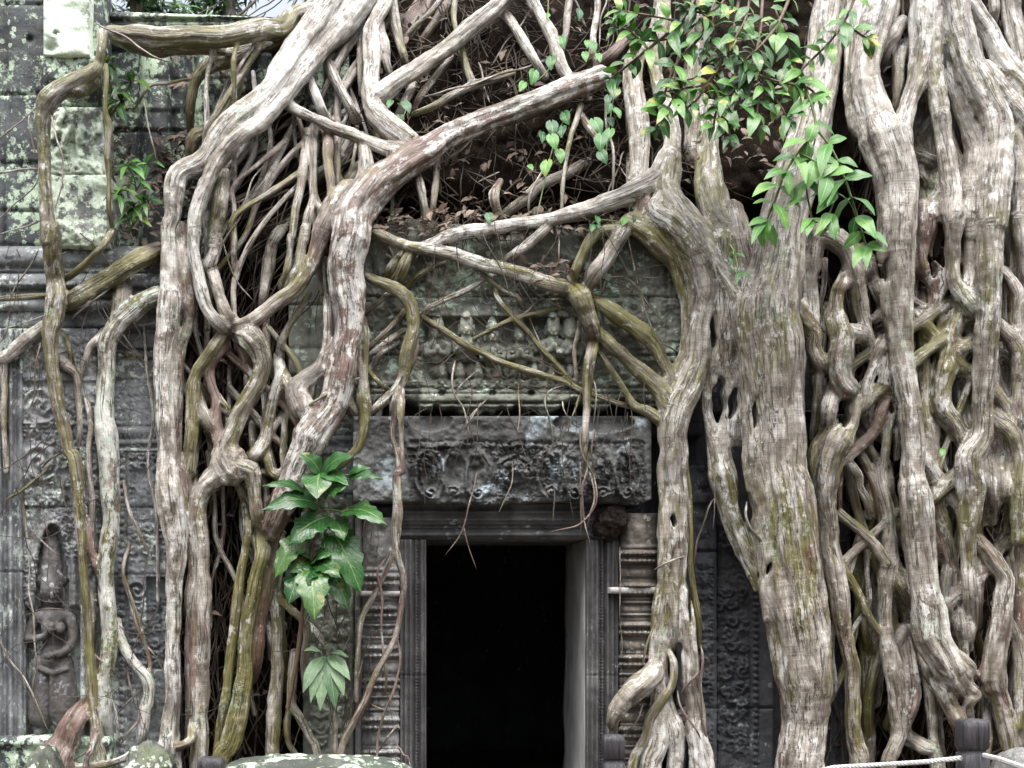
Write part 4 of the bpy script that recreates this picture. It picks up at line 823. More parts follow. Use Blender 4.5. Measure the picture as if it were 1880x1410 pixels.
def fuse(paths, vox=VOX, k=.022, M_=.034, own=None, holes=(), web=.46):
    """blend all the tubes into one fused skin (signed distance field -> quads)"""
    allp = np.vstack([S for S, R, s in paths]); rmax = max(R.max() for S, R, s in paths) + M_ + 2 * vox
    lo = allp.min(0) - rmax; hi = allp.max(0) + rmax; n = np.ceil((hi - lo) / vox).astype(int)
    F = np.full(n, M_, np.float32); BEST = np.full(n, M_ * 2, np.float32); ID = np.full(n, -1, np.int16)
    ax = [lo[i] + vox * np.arange(n[i]) for i in range(3)]
    for pi, (S, R, s) in enumerate(paths):
        ti = own[pi] if own is not None else pi; kk = min(.055, max(.016, web * R.mean())) if own is not None else k
        for c0 in range(0, len(S) - 1, 40):     # long roots in overlapping chunks; same root joins by plain minimum
            c1 = min(len(S) - 1, c0 + 40)
            Ss, Rs = S[c0:c1 + 1], R[c0:c1 + 1]
            b0 = np.maximum(0, ((Ss - (Rs + M_)[:, None]).min(0) - lo) / vox).astype(int); b1 = np.minimum(n, np.ceil(((Ss + (Rs + M_)[:, None]).max(0) - lo) / vox).astype(int) + 1)
            tmp = np.full(b1 - b0, M_, np.float32)
            for i in range(len(Ss) - 1):
                a, b, ra, rb = Ss[i], Ss[i + 1], Rs[i], Rs[i + 1]; m = max(ra, rb) + M_
                q0 = np.maximum(0, (np.minimum(a, b) - m - lo) / vox).astype(int); q1 = np.minimum(n, np.ceil((np.maximum(a, b) + m - lo) / vox).astype(int) + 1)
                q0 = np.maximum(q0, b0); q1 = np.minimum(q1, b1)
                X = ax[0][q0[0]:q1[0], None, None] - a[0]; Y = ax[1][None, q0[1]:q1[1], None] - a[1]; Z = ax[2][None, None, q0[2]:q1[2]] - a[2]
                ab = b - a; L2 = max(1e-9, ab @ ab)
                t = np.clip((X * ab[0] + Y * ab[1] + Z * ab[2]) / L2, 0, 1)
                d = np.sqrt((X - t * ab[0]) ** 2 + (Y - t * ab[1]) ** 2 + (Z - t * ab[2]) ** 2) - (ra + t * (rb - ra))
                sl = tuple(slice(q0[j] - b0[j], q1[j] - b0[j]) for j in range(3))
                tmp[sl] = np.minimum(tmp[sl], d)
            sl = tuple(slice(b0[j], b1[j]) for j in range(3))
            g = F[sl]; ids = ID[sl]; be = BEST[sl]
            m = tmp < M_ * .999
            same = m & (ids == ti); oth = m & (ids != ti)
            g[same] = np.minimum(g[same], tmp[same])
            A, B = g[oth], tmp[oth]; h = np.clip(.5 + .5 * (A - B) / kk, 0, 1); g[oth] = A * (1 - h) + B * h - kk * h * (1 - h)
            up = tmp < be; be[up] = tmp[up]; ids[up] = ti
    for hx, hy, hw, hh, tilt in holes:      # slits and eyes left open where strands have not quite grown together
        c = P(np.float64(hx), np.float64(hy), np.float64(.12)); rx, rz, ry = hw / FPX * DIST, hh / FPX * DIST, .30
        q0 = np.maximum(0, ((c - [rz + rx + .05, ry + .05, rz + .05] - lo) / vox).astype(int)); q1 = np.minimum(n, ((c + [rz + rx + .05, ry + .05, rz + .05] - lo) / vox).astype(int) + 1)
        X = ax[0][q0[0]:q1[0], None, None] - c[0]; Y = ax[1][None, q0[1]:q1[1], None] - c[1]; Z = ax[2][None, None, q0[2]:q1[2]] - c[2]
        X = X + tilt * Z + .25 * rx * np.sin(Z * 40); q = np.sqrt((X / rx) ** 2 + (Y / ry) ** 2 + (Z / rz) ** 2); e = (q - 1) * rx * .9
        sl = tuple(slice(q0[j], q1[j]) for j in range(3)); g = F[sl]; h = np.clip(.5 - .5 * (g + e) / .02, 0, 1); F[sl] = g * (1 - h) - e * h + .02 * h * (1 - h)
    gr = vdb.FloatGrid(M_); gr.copyFromArray(np.minimum(F, M_))
    pts, quads = gr.convertToQuads(0.0)
    quads = quads[:, ::-1]
    iv = np.clip(np.round(pts).astype(int), 0, n - 1); vid = ID[iv[:, 0], iv[:, 1], iv[:, 2]]
    return pts.astype(np.float64) * vox + lo, quads.astype(np.int64), vid
def local_coords(V, S, R, s):
    """per vertex: offset from the root's axis in a transported frame + length along it"""
    tg = np.gradient(S, axis=0); tg /= np.linalg.norm(tg, axis=1)[:, None] + 1e-9
    u = np.cross(tg[0], [0, 1, .1]); u /= np.linalg.norm(u) + 1e-9; U = [u]
    for i in range(1, len(S)):
        u = U[-1] - tg[i] * (U[-1] @ tg[i]); U.append(u / (np.linalg.norm(u) + 1e-9))
    U = np.array(U); W = np.cross(tg, U); out = np.zeros((len(V), 3)); rad = np.zeros(len(V))
    for c in range(0, len(V), 4000):
        Q = V[c:c + 4000]; D = ((Q[:, None] - S[None]) ** 2).sum(-1); j = D.argmin(1); o = Q - S[j]
        al = (o * tg[j]).sum(1)
        out[c:c + 4000] = np.stack([(o * U[j]).sum(1), (o * W[j]).sum(1), s[j] + al], -1); rad[c:c + 4000] = R[j]
    return out, rad
def extra(rng, n, x0, x1, y0, y1, dep, rr, lean=0.0):
    out = []
    for i in range(n):
        x, y = rng.uniform(x0, x1), rng.uniform(y0, y1); k = rng.integers(4, 8); st = rng.uniform(45, 95); pts = []; r = rng.uniform(*rr); v = rng.normal(lean, .15)
        for j in range(k):
            pts.append((x, y, r * rng.uniform(.85, 1.15))); v = .6 * v + rng.normal(lean * .4, .22); x = min(max(x + v * st, x0), x1); y += st * (1 if abs(lean) < .7 else .7)
            if y > 1385: break
        if len(pts) >= 3: out.append((str(rng.choice(['n', 'w', 'g', 'b'], p=[.45, .2, .2, .15])), rng.uniform(*dep), pts))
    return out
def build_fig(label, txt, base, seed, holes=(), more=(), web=.46, wide=1.0):
    rng = np.random.default_rng(seed); rs = parse(txt)
    for a in more: rs += extra(rng, *a)
    tree = thing('strangler_fig', label, 'tree', base)
    rs = [(f, d, [(x, y, r * wide) for x, y, r in p]) for f, d, p in rs]
    paths = [path3(p, d, rng) for f, d, p in rs]
    allp, own = [], []
    for ti, (S, R, s) in enumerate(paths):
        sub = strands(S, R, s, rng) if R.mean() > .058 else [(S, R, s)]
        allp += sub; own += [ti] * len(sub)
    V, Q, vid = fuse(allp, M_=.06, own=own, holes=holes, web=web)
    # fluting and lumps pushed into the skin
    N = np.zeros_like(V); e1 = V[Q[:, 2]] - V[Q[:, 0]]; e2 = V[Q[:, 3]] - V[Q[:, 1]]; fn = np.cross(e1, e2)
    for c in range(4): np.add.at(N, Q[:, c], fn)
    N /= np.linalg.norm(N, axis=1)[:, None] + 1e-12
    disp = np.zeros(len(V))
    for ti, (S, R, s) in enumerate(paths):
        m = np.where(vid == ti)[0]
        if not len(m): continue
        bc, rad = local_coords(V[m], S, R, s); q = bc.copy(); q[:, :2] /= rad[:, None] + 1e-6
        q1 = np.stack([q[:, 0] * 1.7 + ti, q[:, 1] * 1.7, bc[:, 2] / .22], -1); q2 = np.stack([bc[:, 0] / .022 + ti, bc[:, 1] / .022, bc[:, 2] / .12], -1)
        q3 = V[m] / .035
        disp[m] = .22 * np.minimum(rad, .07) * vn3(q1) + np.minimum(.014, .25 * rad) * vn3(q2) + np.minimum(.009, .2 * rad) * vn3(q3 + ti)
    # a little relaxing of the displacement across seams
    for _ in range(3):
        acc = np.zeros(len(V)); cnt = np.zeros(len(V)); fm = disp[Q].mean(1)
        for c in range(4): np.add.at(acc, Q[:, c], fm); np.add.at(cnt, Q[:, c], 1)
        disp = acc / np.maximum(cnt, 1)
    V = V + N * disp[:, None]
    N = np.zeros_like(V); e1 = V[Q[:, 2]] - V[Q[:, 0]]; e2 = V[Q[:, 3]] - V[Q[:, 1]]; fn = np.cross(e1, e2)
    for c in range(4): np.add.at(N, Q[:, c], fn)
    N /= np.linalg.norm(N, axis=1)[:, None] + 1e-12
    qi = vid[Q]; fid = np.where((qi[:, 0] == qi[:, 1]) | (qi[:, 0] == qi[:, 2]), qi[:, 0], np.where(qi[:, 1] == qi[:, 2], qi[:, 1], qi[:, 3]))
    for _ in range(3):      # tidy the borders between parts: majority of the neighbourhood
        vv = np.full(len(V), -1); 
        for c in range(4): vv[Q[:, c]] = fid
        qi = vv[Q]; e = np.where(qi[:, 0] == qi[:, 2], qi[:, 0], np.where(qi[:, 1] == qi[:, 3], qi[:, 1], fid)); fid = e
    # every part one connected piece: small islands join their neighbour, larger ones become parts of their own
    def pieces(fid):
        key, inv = np.unique(Q * 4096 + fid[:, None], return_inverse=True); C = inv.reshape(Q.shape); lab = np.arange(len(key))
        for _ in range(400):
            mn = lab[C].min(1); new = lab.copy()
            for c in range(4): np.minimum.at(new, C[:, c], mn)
            new = new[new]
            if (new == lab).all(): break
            lab = new
        return np.unique(lab[C[:, 0]], return_inverse=True)[1]
    for _ in range(1):
        comp = pieces(fid); sz = np.bincount(comp); bad = sz[comp] < 160
        if not bad.any(): break
        vv = np.full(len(V), -1); g = ~bad
        for c in range(4): vv[Q[g, c]] = fid[g]
        fid = np.where(bad & (vv[Q].max(1) >= 0), vv[Q].max(1), fid)
    comp = pieces(fid); sz = np.bincount(comp); 
    for cid in np.where(sz >= 60)[0]:
        m = comp == cid; ti = int(fid[m][0])
        used, inv = np.unique(Q[m], return_inverse=True); F = inv.reshape(-1, 4)
        S, R, s = paths[ti]; bc, rad = local_coords(V[used], S, R, s)
        bc = bc + np.array([0, 0, ti * 3.7]); tint = np.array(FLAG[rs[ti][0]]) + rng.normal(0, .07, 3)
        nm = 'trunk' if R.mean() > .060 else 'root' if R.mean() > .024 else 'rootlet'  # part name goes by mean radius; the thickest roots are called trunk
        mesh_obj(nm, V[used], F, BARK, tree, attrs={'bc': bc, 'tint': np.tile(tint, (len(used), 1))}, normals=N[used])
    print('PARTS', label[:30], len(tree.children), {n: sum(c.name.split('.')[0] == n for c in tree.children) for n in ('trunk', 'root', 'rootlet')})
    return tree

def tube(S, R, sides=6):
    """thin root as a swept tube: verts, quads, bark coordinates"""
    S = np.asarray(S); n = len(S); tg = np.gradient(S, axis=0); tg /= np.linalg.norm(tg, axis=1)[:, None] + 1e-9
    u = np.cross(tg, np.array([.13, 1, .07])); u /= np.linalg.norm(u, axis=1)[:, None] + 1e-9; w_ = np.cross(tg, u)
    a = np.arange(sides) * 2 * math.pi / sides
    o = (u[:, None] * np.cos(a)[None, :, None] + w_[:, None] * np.sin(a)[None, :, None]) * R[:, None, None]
    V = (S[:, None] + o).reshape(-1, 3); i = np.arange(n * sides).reshape(n, sides); j = np.roll(i, -1, 1)
    F = np.stack([i[:-1], j[:-1], j[1:], i[1:]], -1).reshape(-1, 4)
    s = np.r_[0, np.cumsum(np.linalg.norm(np.diff(S, axis=0), axis=1))]
    bc = np.stack([np.tile(np.cos(a), n) * np.repeat(R, sides), np.tile(np.sin(a), n) * np.repeat(R, sides), np.repeat(s, sides)], -1)
    return V, F, bc
def thin(txt, parent, seed, mat):
    rng = np.random.default_rng(seed)
    for i, (f, d, p) in enumerate(parse(txt)):
        S, R, s = path3(p, d, rng, .5, .016); u_ = s / s[-1]; R = R * (.12 + .88 * sstep(0, .12, 1 - u_)) * (.35 + .65 * sstep(0, .08, u_)); V, F, bc = tube(S, R * .68)
        mesh_obj('rootlet', V, F, mat, parent, attrs={'bc': bc + [0, 0, i * 2.3], 'tint': np.tile(np.array(FLAG[f]), (len(V), 1))})

THIN_R = """
n .06|z8 350,380,7 420,420,7 480,460,8 600,525,7
n .06|z8 420,430,7 350,510,7 300,555,6
n .05|z8 750,450,9 780,340,9 830,325,8 1000,325,7 1190,320,7
n .07|z8 910,60,8 915,150,8 950,300,9 1000,500,9 1045,640,8
n .05|z8 830,280,8 920,350,8 1000,450,7 1130,600,6
g .06|z8 810,100,8 750,210,8 705,290,8
n .06|z8 365,550,8 410,680,8 440,800,7 430,850,5
n .05|z8 920,640,9 1000,690,9 1080,690,9 1140,710,8 1210,760,5
n .12|z8 520,90,8 530,200,7 522,290,6
n .14|z8 480,1320,4 490,1200,6 455,1080,7 450,1000,8 480,940,7 560,910,6
g .14|z8 650,970,9 610,1080,8 590,1170,7 585,1250,5
n .14|z8 545,980,6 560,1060,6 600,1130,6 660,1170,5
n .14|z8 310,900,5 305,1050,6 300,1200,6 280,1340,4
n .12|z8 160,980,5 60,1090,6 20,1150,6 0,1200,4
n .15|z5 1310,780,9 1290,900,9 1300,980,8 1350,1060,8 1370,1180,7 1365,1270,5
n .12|z5 1430,830,6 1330,920,7 1300,1000,5
n .18|z5 1440,1020,6 1390,1130,5 1360,1180,4
b .18|z6 1190,40,5 1170,160,5 1140,290,6 1050,430,4
b .18|z6 1140,300,5 1160,400,4 1200,500,4
b .2|z9 570,0,8 560,150,8 565,280,7 590,400,5
b .2|z9 600,60,7 605,180,7 540,280,6 415,315,5
b .2|z9 545,0,7 540,200,6 545,360,5
b .2|z9 580,40,8 600,160,7 580,240,6 575,330,5
n .2|z9 230,0,5 225,90,5 170,225,4
n .2|z9 415,120,4 415,280,4
b .2|z8 650,1150,8 660,1280,8 700,1400,7 z9 590,60,6
b .2|z8 720,1150,7 715,1280,7 720,1400,7
n .2|z8 715,900,6 730,1000,6 720,1150,5
b .1|z9 1180,150,8 1130,220,8 1100,330,8 1080,430,7 1060,550,6
b .14|z9 1160,0,6 1160,150,5 1165,320,4
n .26|z9 895,490,7 960,450,8 1040,420,7
n .24|z9 875,760,7 850,860,8 835,940,8
b .22|z9 1000,1060,7 1060,1000,8 1100,970,7
b .24|z9 990,1050,8 1030,1150,8 1080,1230,7 1110,1280,6
b .2|z9 1095,850,10 1100,1000,10 1115,1150,11 1120,1320,10
n .16|z9 835,1120,6 800,1190,7 740,1260,6
n .32|zc 20,190,10 25,270,10 90,350,12 170,410,13 250,460,13 360,525,10
n .22|z5 780,880,14 650,950,12 500,1040,12 430,1075,9
n .10|z4 1090,540,8 z7 -90,510,9 60,470,9 z7 230,390,9 400,340,8 500,300,7
n .05|z7 80,350,8 150,560,8
n .08|z7 440,870,8 420,980,9 380,1080,11 355,1190,11
n .12|z7 790,560,10 790,700,10 815,800,13 825,950,13 830,1070,11
n .08|z7 880,830,7 860,920,7 780,1080,7
n .10|z7 820,880,6 910,1000,6
n .06|z4 1230,890,8 1300,840,8 1400,770,8 1500,720,8 1560,690,7
n .04|z4 1560,950,7 1440,1000,7
b .08|z7 240,-20,8 260,-10,8 370,20,9
n .03|z7 600,-20,7 640,60,8 690,150,9
n .03|z7 790,-20,8 770,100,8 760,260,7
n .04|z7 150,350,7 300,150,7 380,20,6
n .14|z9 720,380,4 735,900,3
b .1|z6 660,880,5 650,1000,6 610,1120,6 560,1250,6
b .22|z6 790,420,9 740,500,9 760,600,9 750,720,9 760,850,9 775,1000,8 760,1100,7
b .22|z6 835,780,10 830,950,10 800,1080,10 760,1200,10 735,1360,10
b .22|z6 835,1210,6 790,1270,7 740,1340,7
b .22|z6 700,1110,6 760,1130,7 830,1150,5
b .14|z6 830,1290,6 860,1340,6 890,1400,6
n .10|z6 540,960,6 620,790,6
"""
THIN_L = """
n .14|z1 200,590,6 100,680,7 -20,770,8
n .12|z1 -20,950,12 100,945,11 215,940,11
n .12|z1 -20,1285,6 100,1250,7 225,1210,8
b .32|z1 520,125,8 650,180,9 770,260,9 880,320,9 965,345,8
n -.04|z1 720,610,12 780,530,13 840,460,16 950,455,15 1060,430,15
n .10|z1 790,540,5 820,700,6 850,820,6 870,920,5
n .16|z1 285,620,9 310,760,10 340,880,9 330,1000,8 310,1160,6
n .14|z1 180,600,6 170,700,7 200,860,6
n .14|z1 210,980,6 170,1050,6 60,1140,6 -20,1210,5
n .1|z2 220,160,6 170,250,7 110,360,7 30,470,6
n .08|z2 250,540,5 100,590,6 -20,620,5
b .12|z2 230,690,8 195,800,8 180,950,7 150,1050,5
n .08|z2 195,700,7 200,820,7 215,900,5
n .06|z2 65,890,6 180,800,6 250,750,5
b .07|z2 205,900,6 210,1100,5 210,1300,4
g .07|z3 250,-20,10 130,95,11 15,190,9
n .05|z3 85,0,7 100,200,8 130,420,8 150,650,8 165,900,7 155,1100,6
b .06|z3 130,300,6 200,370,6 260,420,6 290,420,5
b .06|z3 120,710,5 200,680,5 310,680,5
n .06|z3 -20,760,7 40,900,8 110,1000,8 170,1120,7 220,1230,5
n .06|z3 280,720,5 180,860,5
n .02|z3 555,470,9 600,600,10 640,740,10 680,880,9 700,1000,7
n .02|z3 660,820,7 720,900,7 760,990,6
n .14|z3 300,1410,8 390,1330,9 420,1290,8
n .06|z3 575,930,7 605,1050,7 625,1140,6
n .04|z3 530,1165,6 600,1090,8 660,1040,9
n .06|z3 555,1300,9 600,1230,11 645,1170,10
b .12|z3 430,870,8 480,930,10 525,970,11
b .12|z3 300,1200,8 380,1140,9 410,1110,8
n .06|z3 520,1080,10 540,1200,11 560,1300,10
n .12|z2 400,550,10 530,440,11 640,360,9
n .12|z2 440,330,7 500,410,8 580,435,8
n -.05|z2 760,560,7 765,650,7 680,700,5
n -.05|z2 650,735,16 740,755,16 840,785,14
n .1|z2 1180,250,7 1230,140,8 1310,0,8 z1 1390,1000,8 1500,850,7
n .06|z2 1220,60,6 1260,220,7 1320,350,7 1400,450,6
n .06|z2 215,1400,10 300,1320,11 360,1280,10
b .12|z2 240,570,9 310,520,10 350,560,9 300,470,7
n .2|z5 730,670,10 770,560,8 810,450,6
n .10|z5 590,240,5 680,240,5
n .06|z5 640,1030,6 720,1120,7 780,1140,8
n .04|z1 1240,1140,9 1340,1110,9 1390,1060,8
n .04|z2 240,290,5 300,230,5 370,170,5
"""

# ------------------------------------------------------------------ figs
build_fig('pale strangler fig with olive stained roots spread over the left wall and roof', ROOTS_L, tuple(PV(470, 1500, .2)), 3, (), [(16, 310, 560, 430, 1050, (-.16, -.02), (4, 8), .03), (16, 380, 680, 40, 260, (-.2, .02), (3.5, 7), -.6), (6, 620, 760, -20, 180, (-.1, .05), (4, 7), -.5), (5, 330, 560, 600, 1000, (.0, .05), (4, 8), .8), (12, 440, 720, 90, 300, (-.08, .06), (3.2, 5.5), .08), (7, 430, 650, 60, 300, (.0, .1), (3.2, 6), -.75), (4, 180, 290, 560, 1000, (.0, .03), (3.5, 5), .1)])
figL = bpy.data.objects['strangler_fig']
figR = build_fig('thick twin trunk strangler fig standing right of the doorway, its roots crossing the pediment', ROOTS_R, tuple(PV(1350, 1500, .2)), 5, [(1320, 735, 9, 42, .0), (1343, 742, 7, 28, -.15), (1232, 957, 4, 11, 0), (1306, 612, 5, 28, .05), (1366, 932, 9, 26, .1), (1247, 1188, 4, 8, 0), (1262, 1120, 3, 26, 0), (1396, 1045, 5, 16, -.3), (1372, 770, 4, 30, 0), (1415, 1310, 8, 34, -.1)])
figX = build_fig('broad lattice of fused grey fig roots filling the right edge', ROOTS_X, tuple(PV(1700, 1500, .2)), 9, [(1622, 500, 6, 22, 0), (1643, 745, 5, 12, 0), (1722, 480, 8, 26, .1), (1550, 760, 8, 26, -.1)], [(34, 1490, 1875, 380, 1150, (-.2, .03), (4, 10), .0), (14, 1640, 1875, -20, 420, (-.2, .0), (5, 11), .15), (9, 1500, 1870, 400, 1150, (-.04, .05), (7, 14), .85), (9, 1500, 1870, 400, 1150, (-.04, .05), (7, 14), -.85)], .78, 1.09)
thin(THIN_R, figR, 11, BARK); thin(THIN_L, figL, 12, BARK)

# fine root fibres in the soil: nobody could count them
FIB = plain_mat('root_fibre', (0.012, 0.009, 0.007), (0.11, 0.083, 0.06), .7, 9, .4, .003)
fv, ff, nb = [], [], 0
def fibre(x, y, ang, ln, r, dfun, curl=.5):
    global nb
    n = max(5, int(ln / 14)); xs, ys = [x], [y]; a = ang
    for i in range(n - 1):
        a += random.gauss(0, curl) * .35; xs.append(xs[-1] + math.cos(a) * ln / n); ys.append(ys[-1] + math.sin(a) * ln / n)
    xs, ys = np.array(xs), np.array(ys); d = dfun(xs, ys) + .03 + .07 * (vn2(xs / 40, ys / 40 + x) - .3)
    S = P(xs, ys, d); R = np.linspace(1, .5, n) * r / FPX * DIST
    V, F, _ = tube(S, R, 4); fv.append(V); ff.append(F + nb); nb += len(V)
bk = lambda X, Y: bank1(X, Y) + .05
for i in range(210):      # diagonal strands behind the great slanting roots
    x, y = random.uniform(420, 760), random.uniform(-30, 420)
    fibre(x, y, math.radians(random.gauss(128, 12)), random.uniform(80, 320), random.choice([.8, 1, 1.2, 1.6, 2.2, 3.2]), lambda X, Y: back(X, Y) - .12, .25)
for i in range(420):
    x, y = random.uniform(680, 1250), random.uniform(-30, 420)
    fibre(x, y, random.uniform(0, 6.28), random.uniform(40, 200), random.choice([.8, 1, 1.2, 1.6, 2.4]), bk, .6)
for i in range(320):
    x, y = random.uniform(310, 560), random.uniform(380, 1300)
    fibre(x, y, math.radians(random.gauss(92, 9)), random.uniform(80, 420), random.choice([.8, 1, 1.5, 2, 3]), lambda X, Y: -.27 + 0 * X, .3)
for i in range(480):
    x, y = random.uniform(1480, 1900), random.uniform(-30, 1450)
    fibre(x, y, math.radians(random.gauss(90, 11)), random.uniform(80, 420), random.choice([.8, 1, 1.5, 2.2, 3.4]), lambda X, Y: -.46 + 0 * X, .3)
for i in range(170):
    x, y = random.uniform(690, 1240), random.uniform(395, 440)
    fibre(x, y, math.radians(random.gauss(90, 50)), random.uniform(20, 90), random.choice([.7, .9, 1.2]), lambda X, Y: .02 + 0 * X, .6)
for i in range(90):
    x, y = random.uniform(700, 1200), random.uniform(440, 760)
    fibre(x, y, random.uniform(0, 6.28), random.uniform(40, 190), random.choice([.6, .8, 1.0]), lambda X, Y: .05 + 0 * X, .5)
for i in range(70):
    x, y = random.uniform(-10, 300), random.uniform(350, 1300)
    fibre(x, y, math.radians(random.gauss(90, 35)), random.uniform(60, 330), random.choice([.5, .7, .9, 1.2]), lambda X, Y: .06 + 0 * X, .5)
for i in range(60):
    x, y = random.uniform(560, 710), random.uniform(900, 1300)
    fibre(x, y, math.radians(random.gauss(98, 14)), random.uniform(60, 200), random.choice([.5, .7, .9, 1.2]), lambda X, Y: .05 + 0 * X, .5)
for i in range(46):     # hair roots hanging before the carved panel and off its broken lower edge
    x, y = random.uniform(690, 1200), random.choice([random.uniform(400, 520), random.uniform(690, 770)])
    fibre(x, y, math.radians(random.gauss(90, 9)), random.uniform(60, 210), random.choice([.6, .7, .9, 1.1]), lambda X, Y: .16 + 0 * X, .35)
o = mesh_obj('root_tangle', np.vstack(fv), np.vstack(ff), FIB); o['kind'] = 'stuff'

# ------------------------------------------------------------------ leaves
WID = {'ovate': lambda t: math.sin(math.pi * t ** .8) ** .8 * (1 - .25 * t), 'lance': lambda t: math.sin(math.pi * t ** .85) ** .9,
       'heart': lambda t: (math.sin(math.pi * min(1, t * .97 + .0) ** .55)) ** .75 * 1.0,
       'lobed': lambda t: math.sin(math.pi * t ** .72) ** .7 * (1 + .13 * math.cos(t * 30)) * (1 if t < .9 else 1 + (t - .9) * 4)}
class Leaves:
    def __init__(s): s.V, s.F, s.A = [], [], []
    def add(s, b, t, wd, up, kind='ovate', droop=.12, fold=.25, rnd=None, n=12, wave=.06):
        b, t = np.array(b, float), np.array(t, float); ax = t - b; Ln = np.linalg.norm(ax); ax /= Ln
        up = np.array(up, float); sd = np.cross(ax, up); sd /= np.linalg.norm(sd) + 1e-9; up = np.cross(sd, ax)
        rnd = random.random() if rnd is None else rnd; i0 = len(s.V); ph = random.random() * 6
        m = 3
        for i in range(n + 1):
            q = i / n; hw = max(.004, WID[kind](max(q, .003))) * wd / 2
            c = b + ax * Ln * q - np.array([0, 0, 1]) * droop * Ln * (q * q - q * .3) + up * .10 * Ln * math.sin(math.pi * q)
            for j in range(-m, m + 1):
                v = j / m; back_ = 0
                if kind == 'heart' and q < .2: back_ = -.18 * Ln * (1 - q / .2) * abs(v)
                z = fold * hw * (abs(v) ** 1.2) + wave * hw * math.sin(q * 14 + ph + v * 2) * abs(v) - .35 * fold * hw * v * v * 2
                s.V.append(c + sd * hw * v + up * z + ax * (back_ + (.06 * Ln * abs(v) * (-1 if kind == 'lobed' else 0))))
                s.A.append((q, v, rnd))
        w_ = 2 * m + 1
        for i in range(n):
            for j in range(2 * m):
                a = i0 + i * w_ + j; s.F.append((a, a + 1, a + w_ + 1, a + w_))
    def build(s, name, mat, parent=None):
        return mesh_obj(name, np.array(s.V), np.array(s.F), mat, parent, attrs={'lf': np.array(s.A)})
GLOSS = leaf_mat('big_leaf', (0.014, 0.062, 0.020), (0.028, 0.105, 0.024), (0.10, 0.16, 0.03), .35, .2, 1.1)
PALE = leaf_mat('pale_leaf', (0.06, 0.13, 0.055), (0.13, 0.22, 0.11), (0.24, 0.34, 0.2), .0, .4, 1.2)
CREEP = leaf_mat('creeper_leaf', (0.016, 0.06, 0.018), (0.045, 0.145, 0.025), (0.12, 0.27, 0.045), .8, .3, .6)
BRIGHT = leaf_mat('bright_leaf', (0.035, 0.12, 0.025), (0.07, 0.20, 0.035), (0.13, 0.29, 0.06), .12, .34, .6)
HEART = leaf_mat('heart_leaf', (0.018, 0.075, 0.032), (0.045, 0.15, 0.04), (0.11, 0.29, 0.05), .3, .4, .5)
STEM = plain_mat('green_stem', (0.06, 0.10, 0.02), (0.14, 0.17, 0.05), .5, 30)
TWIG = plain_mat('brown_stem', (0.06, 0.04, 0.025), (0.17, 0.11, 0.07), .6, 30)
def px_tube(pts, parent, mat, name='stem', sides=6):
    """pts: (px, py, r px, depth)"""
    a = np.array(pts, float); k = 6; out = []
    ext = np.vstack([2 * a[0] - a[1], a, 2 * a[-1] - a[-2]])
    for i in range(len(a) - 1):
        p0, p1, p2, p3 = ext[i:i + 4]
        for t in np.arange(k) / k: out.append(.5 * (2 * p1 + (p2 - p0) * t + (2 * p0 - 5 * p1 + 4 * p2 - p3) * t ** 2 + (3 * p1 - p0 - 3 * p2 + p3) * t ** 3))
    out.append(a[-1]); a = np.array(out); S = P(a[:, 0], a[:, 1], a[:, 3]); R = a[:, 2] / FPX * DIST
    V, F, _ = tube(S, R, sides); return mesh_obj(name, V, F, mat, parent), a
def leafpx(Lv, x0, y0, x1, y1, wpx, d0, d1, kind, up=(0, -.75, .65), **kw):
    Lv.add(P(np.float64(x0), np.float64(y0), np.float64(d0)), P(np.float64(x1), np.float64(y1), np.float64(d1)), wpx / FPX * DIST, up, kind, **kw)

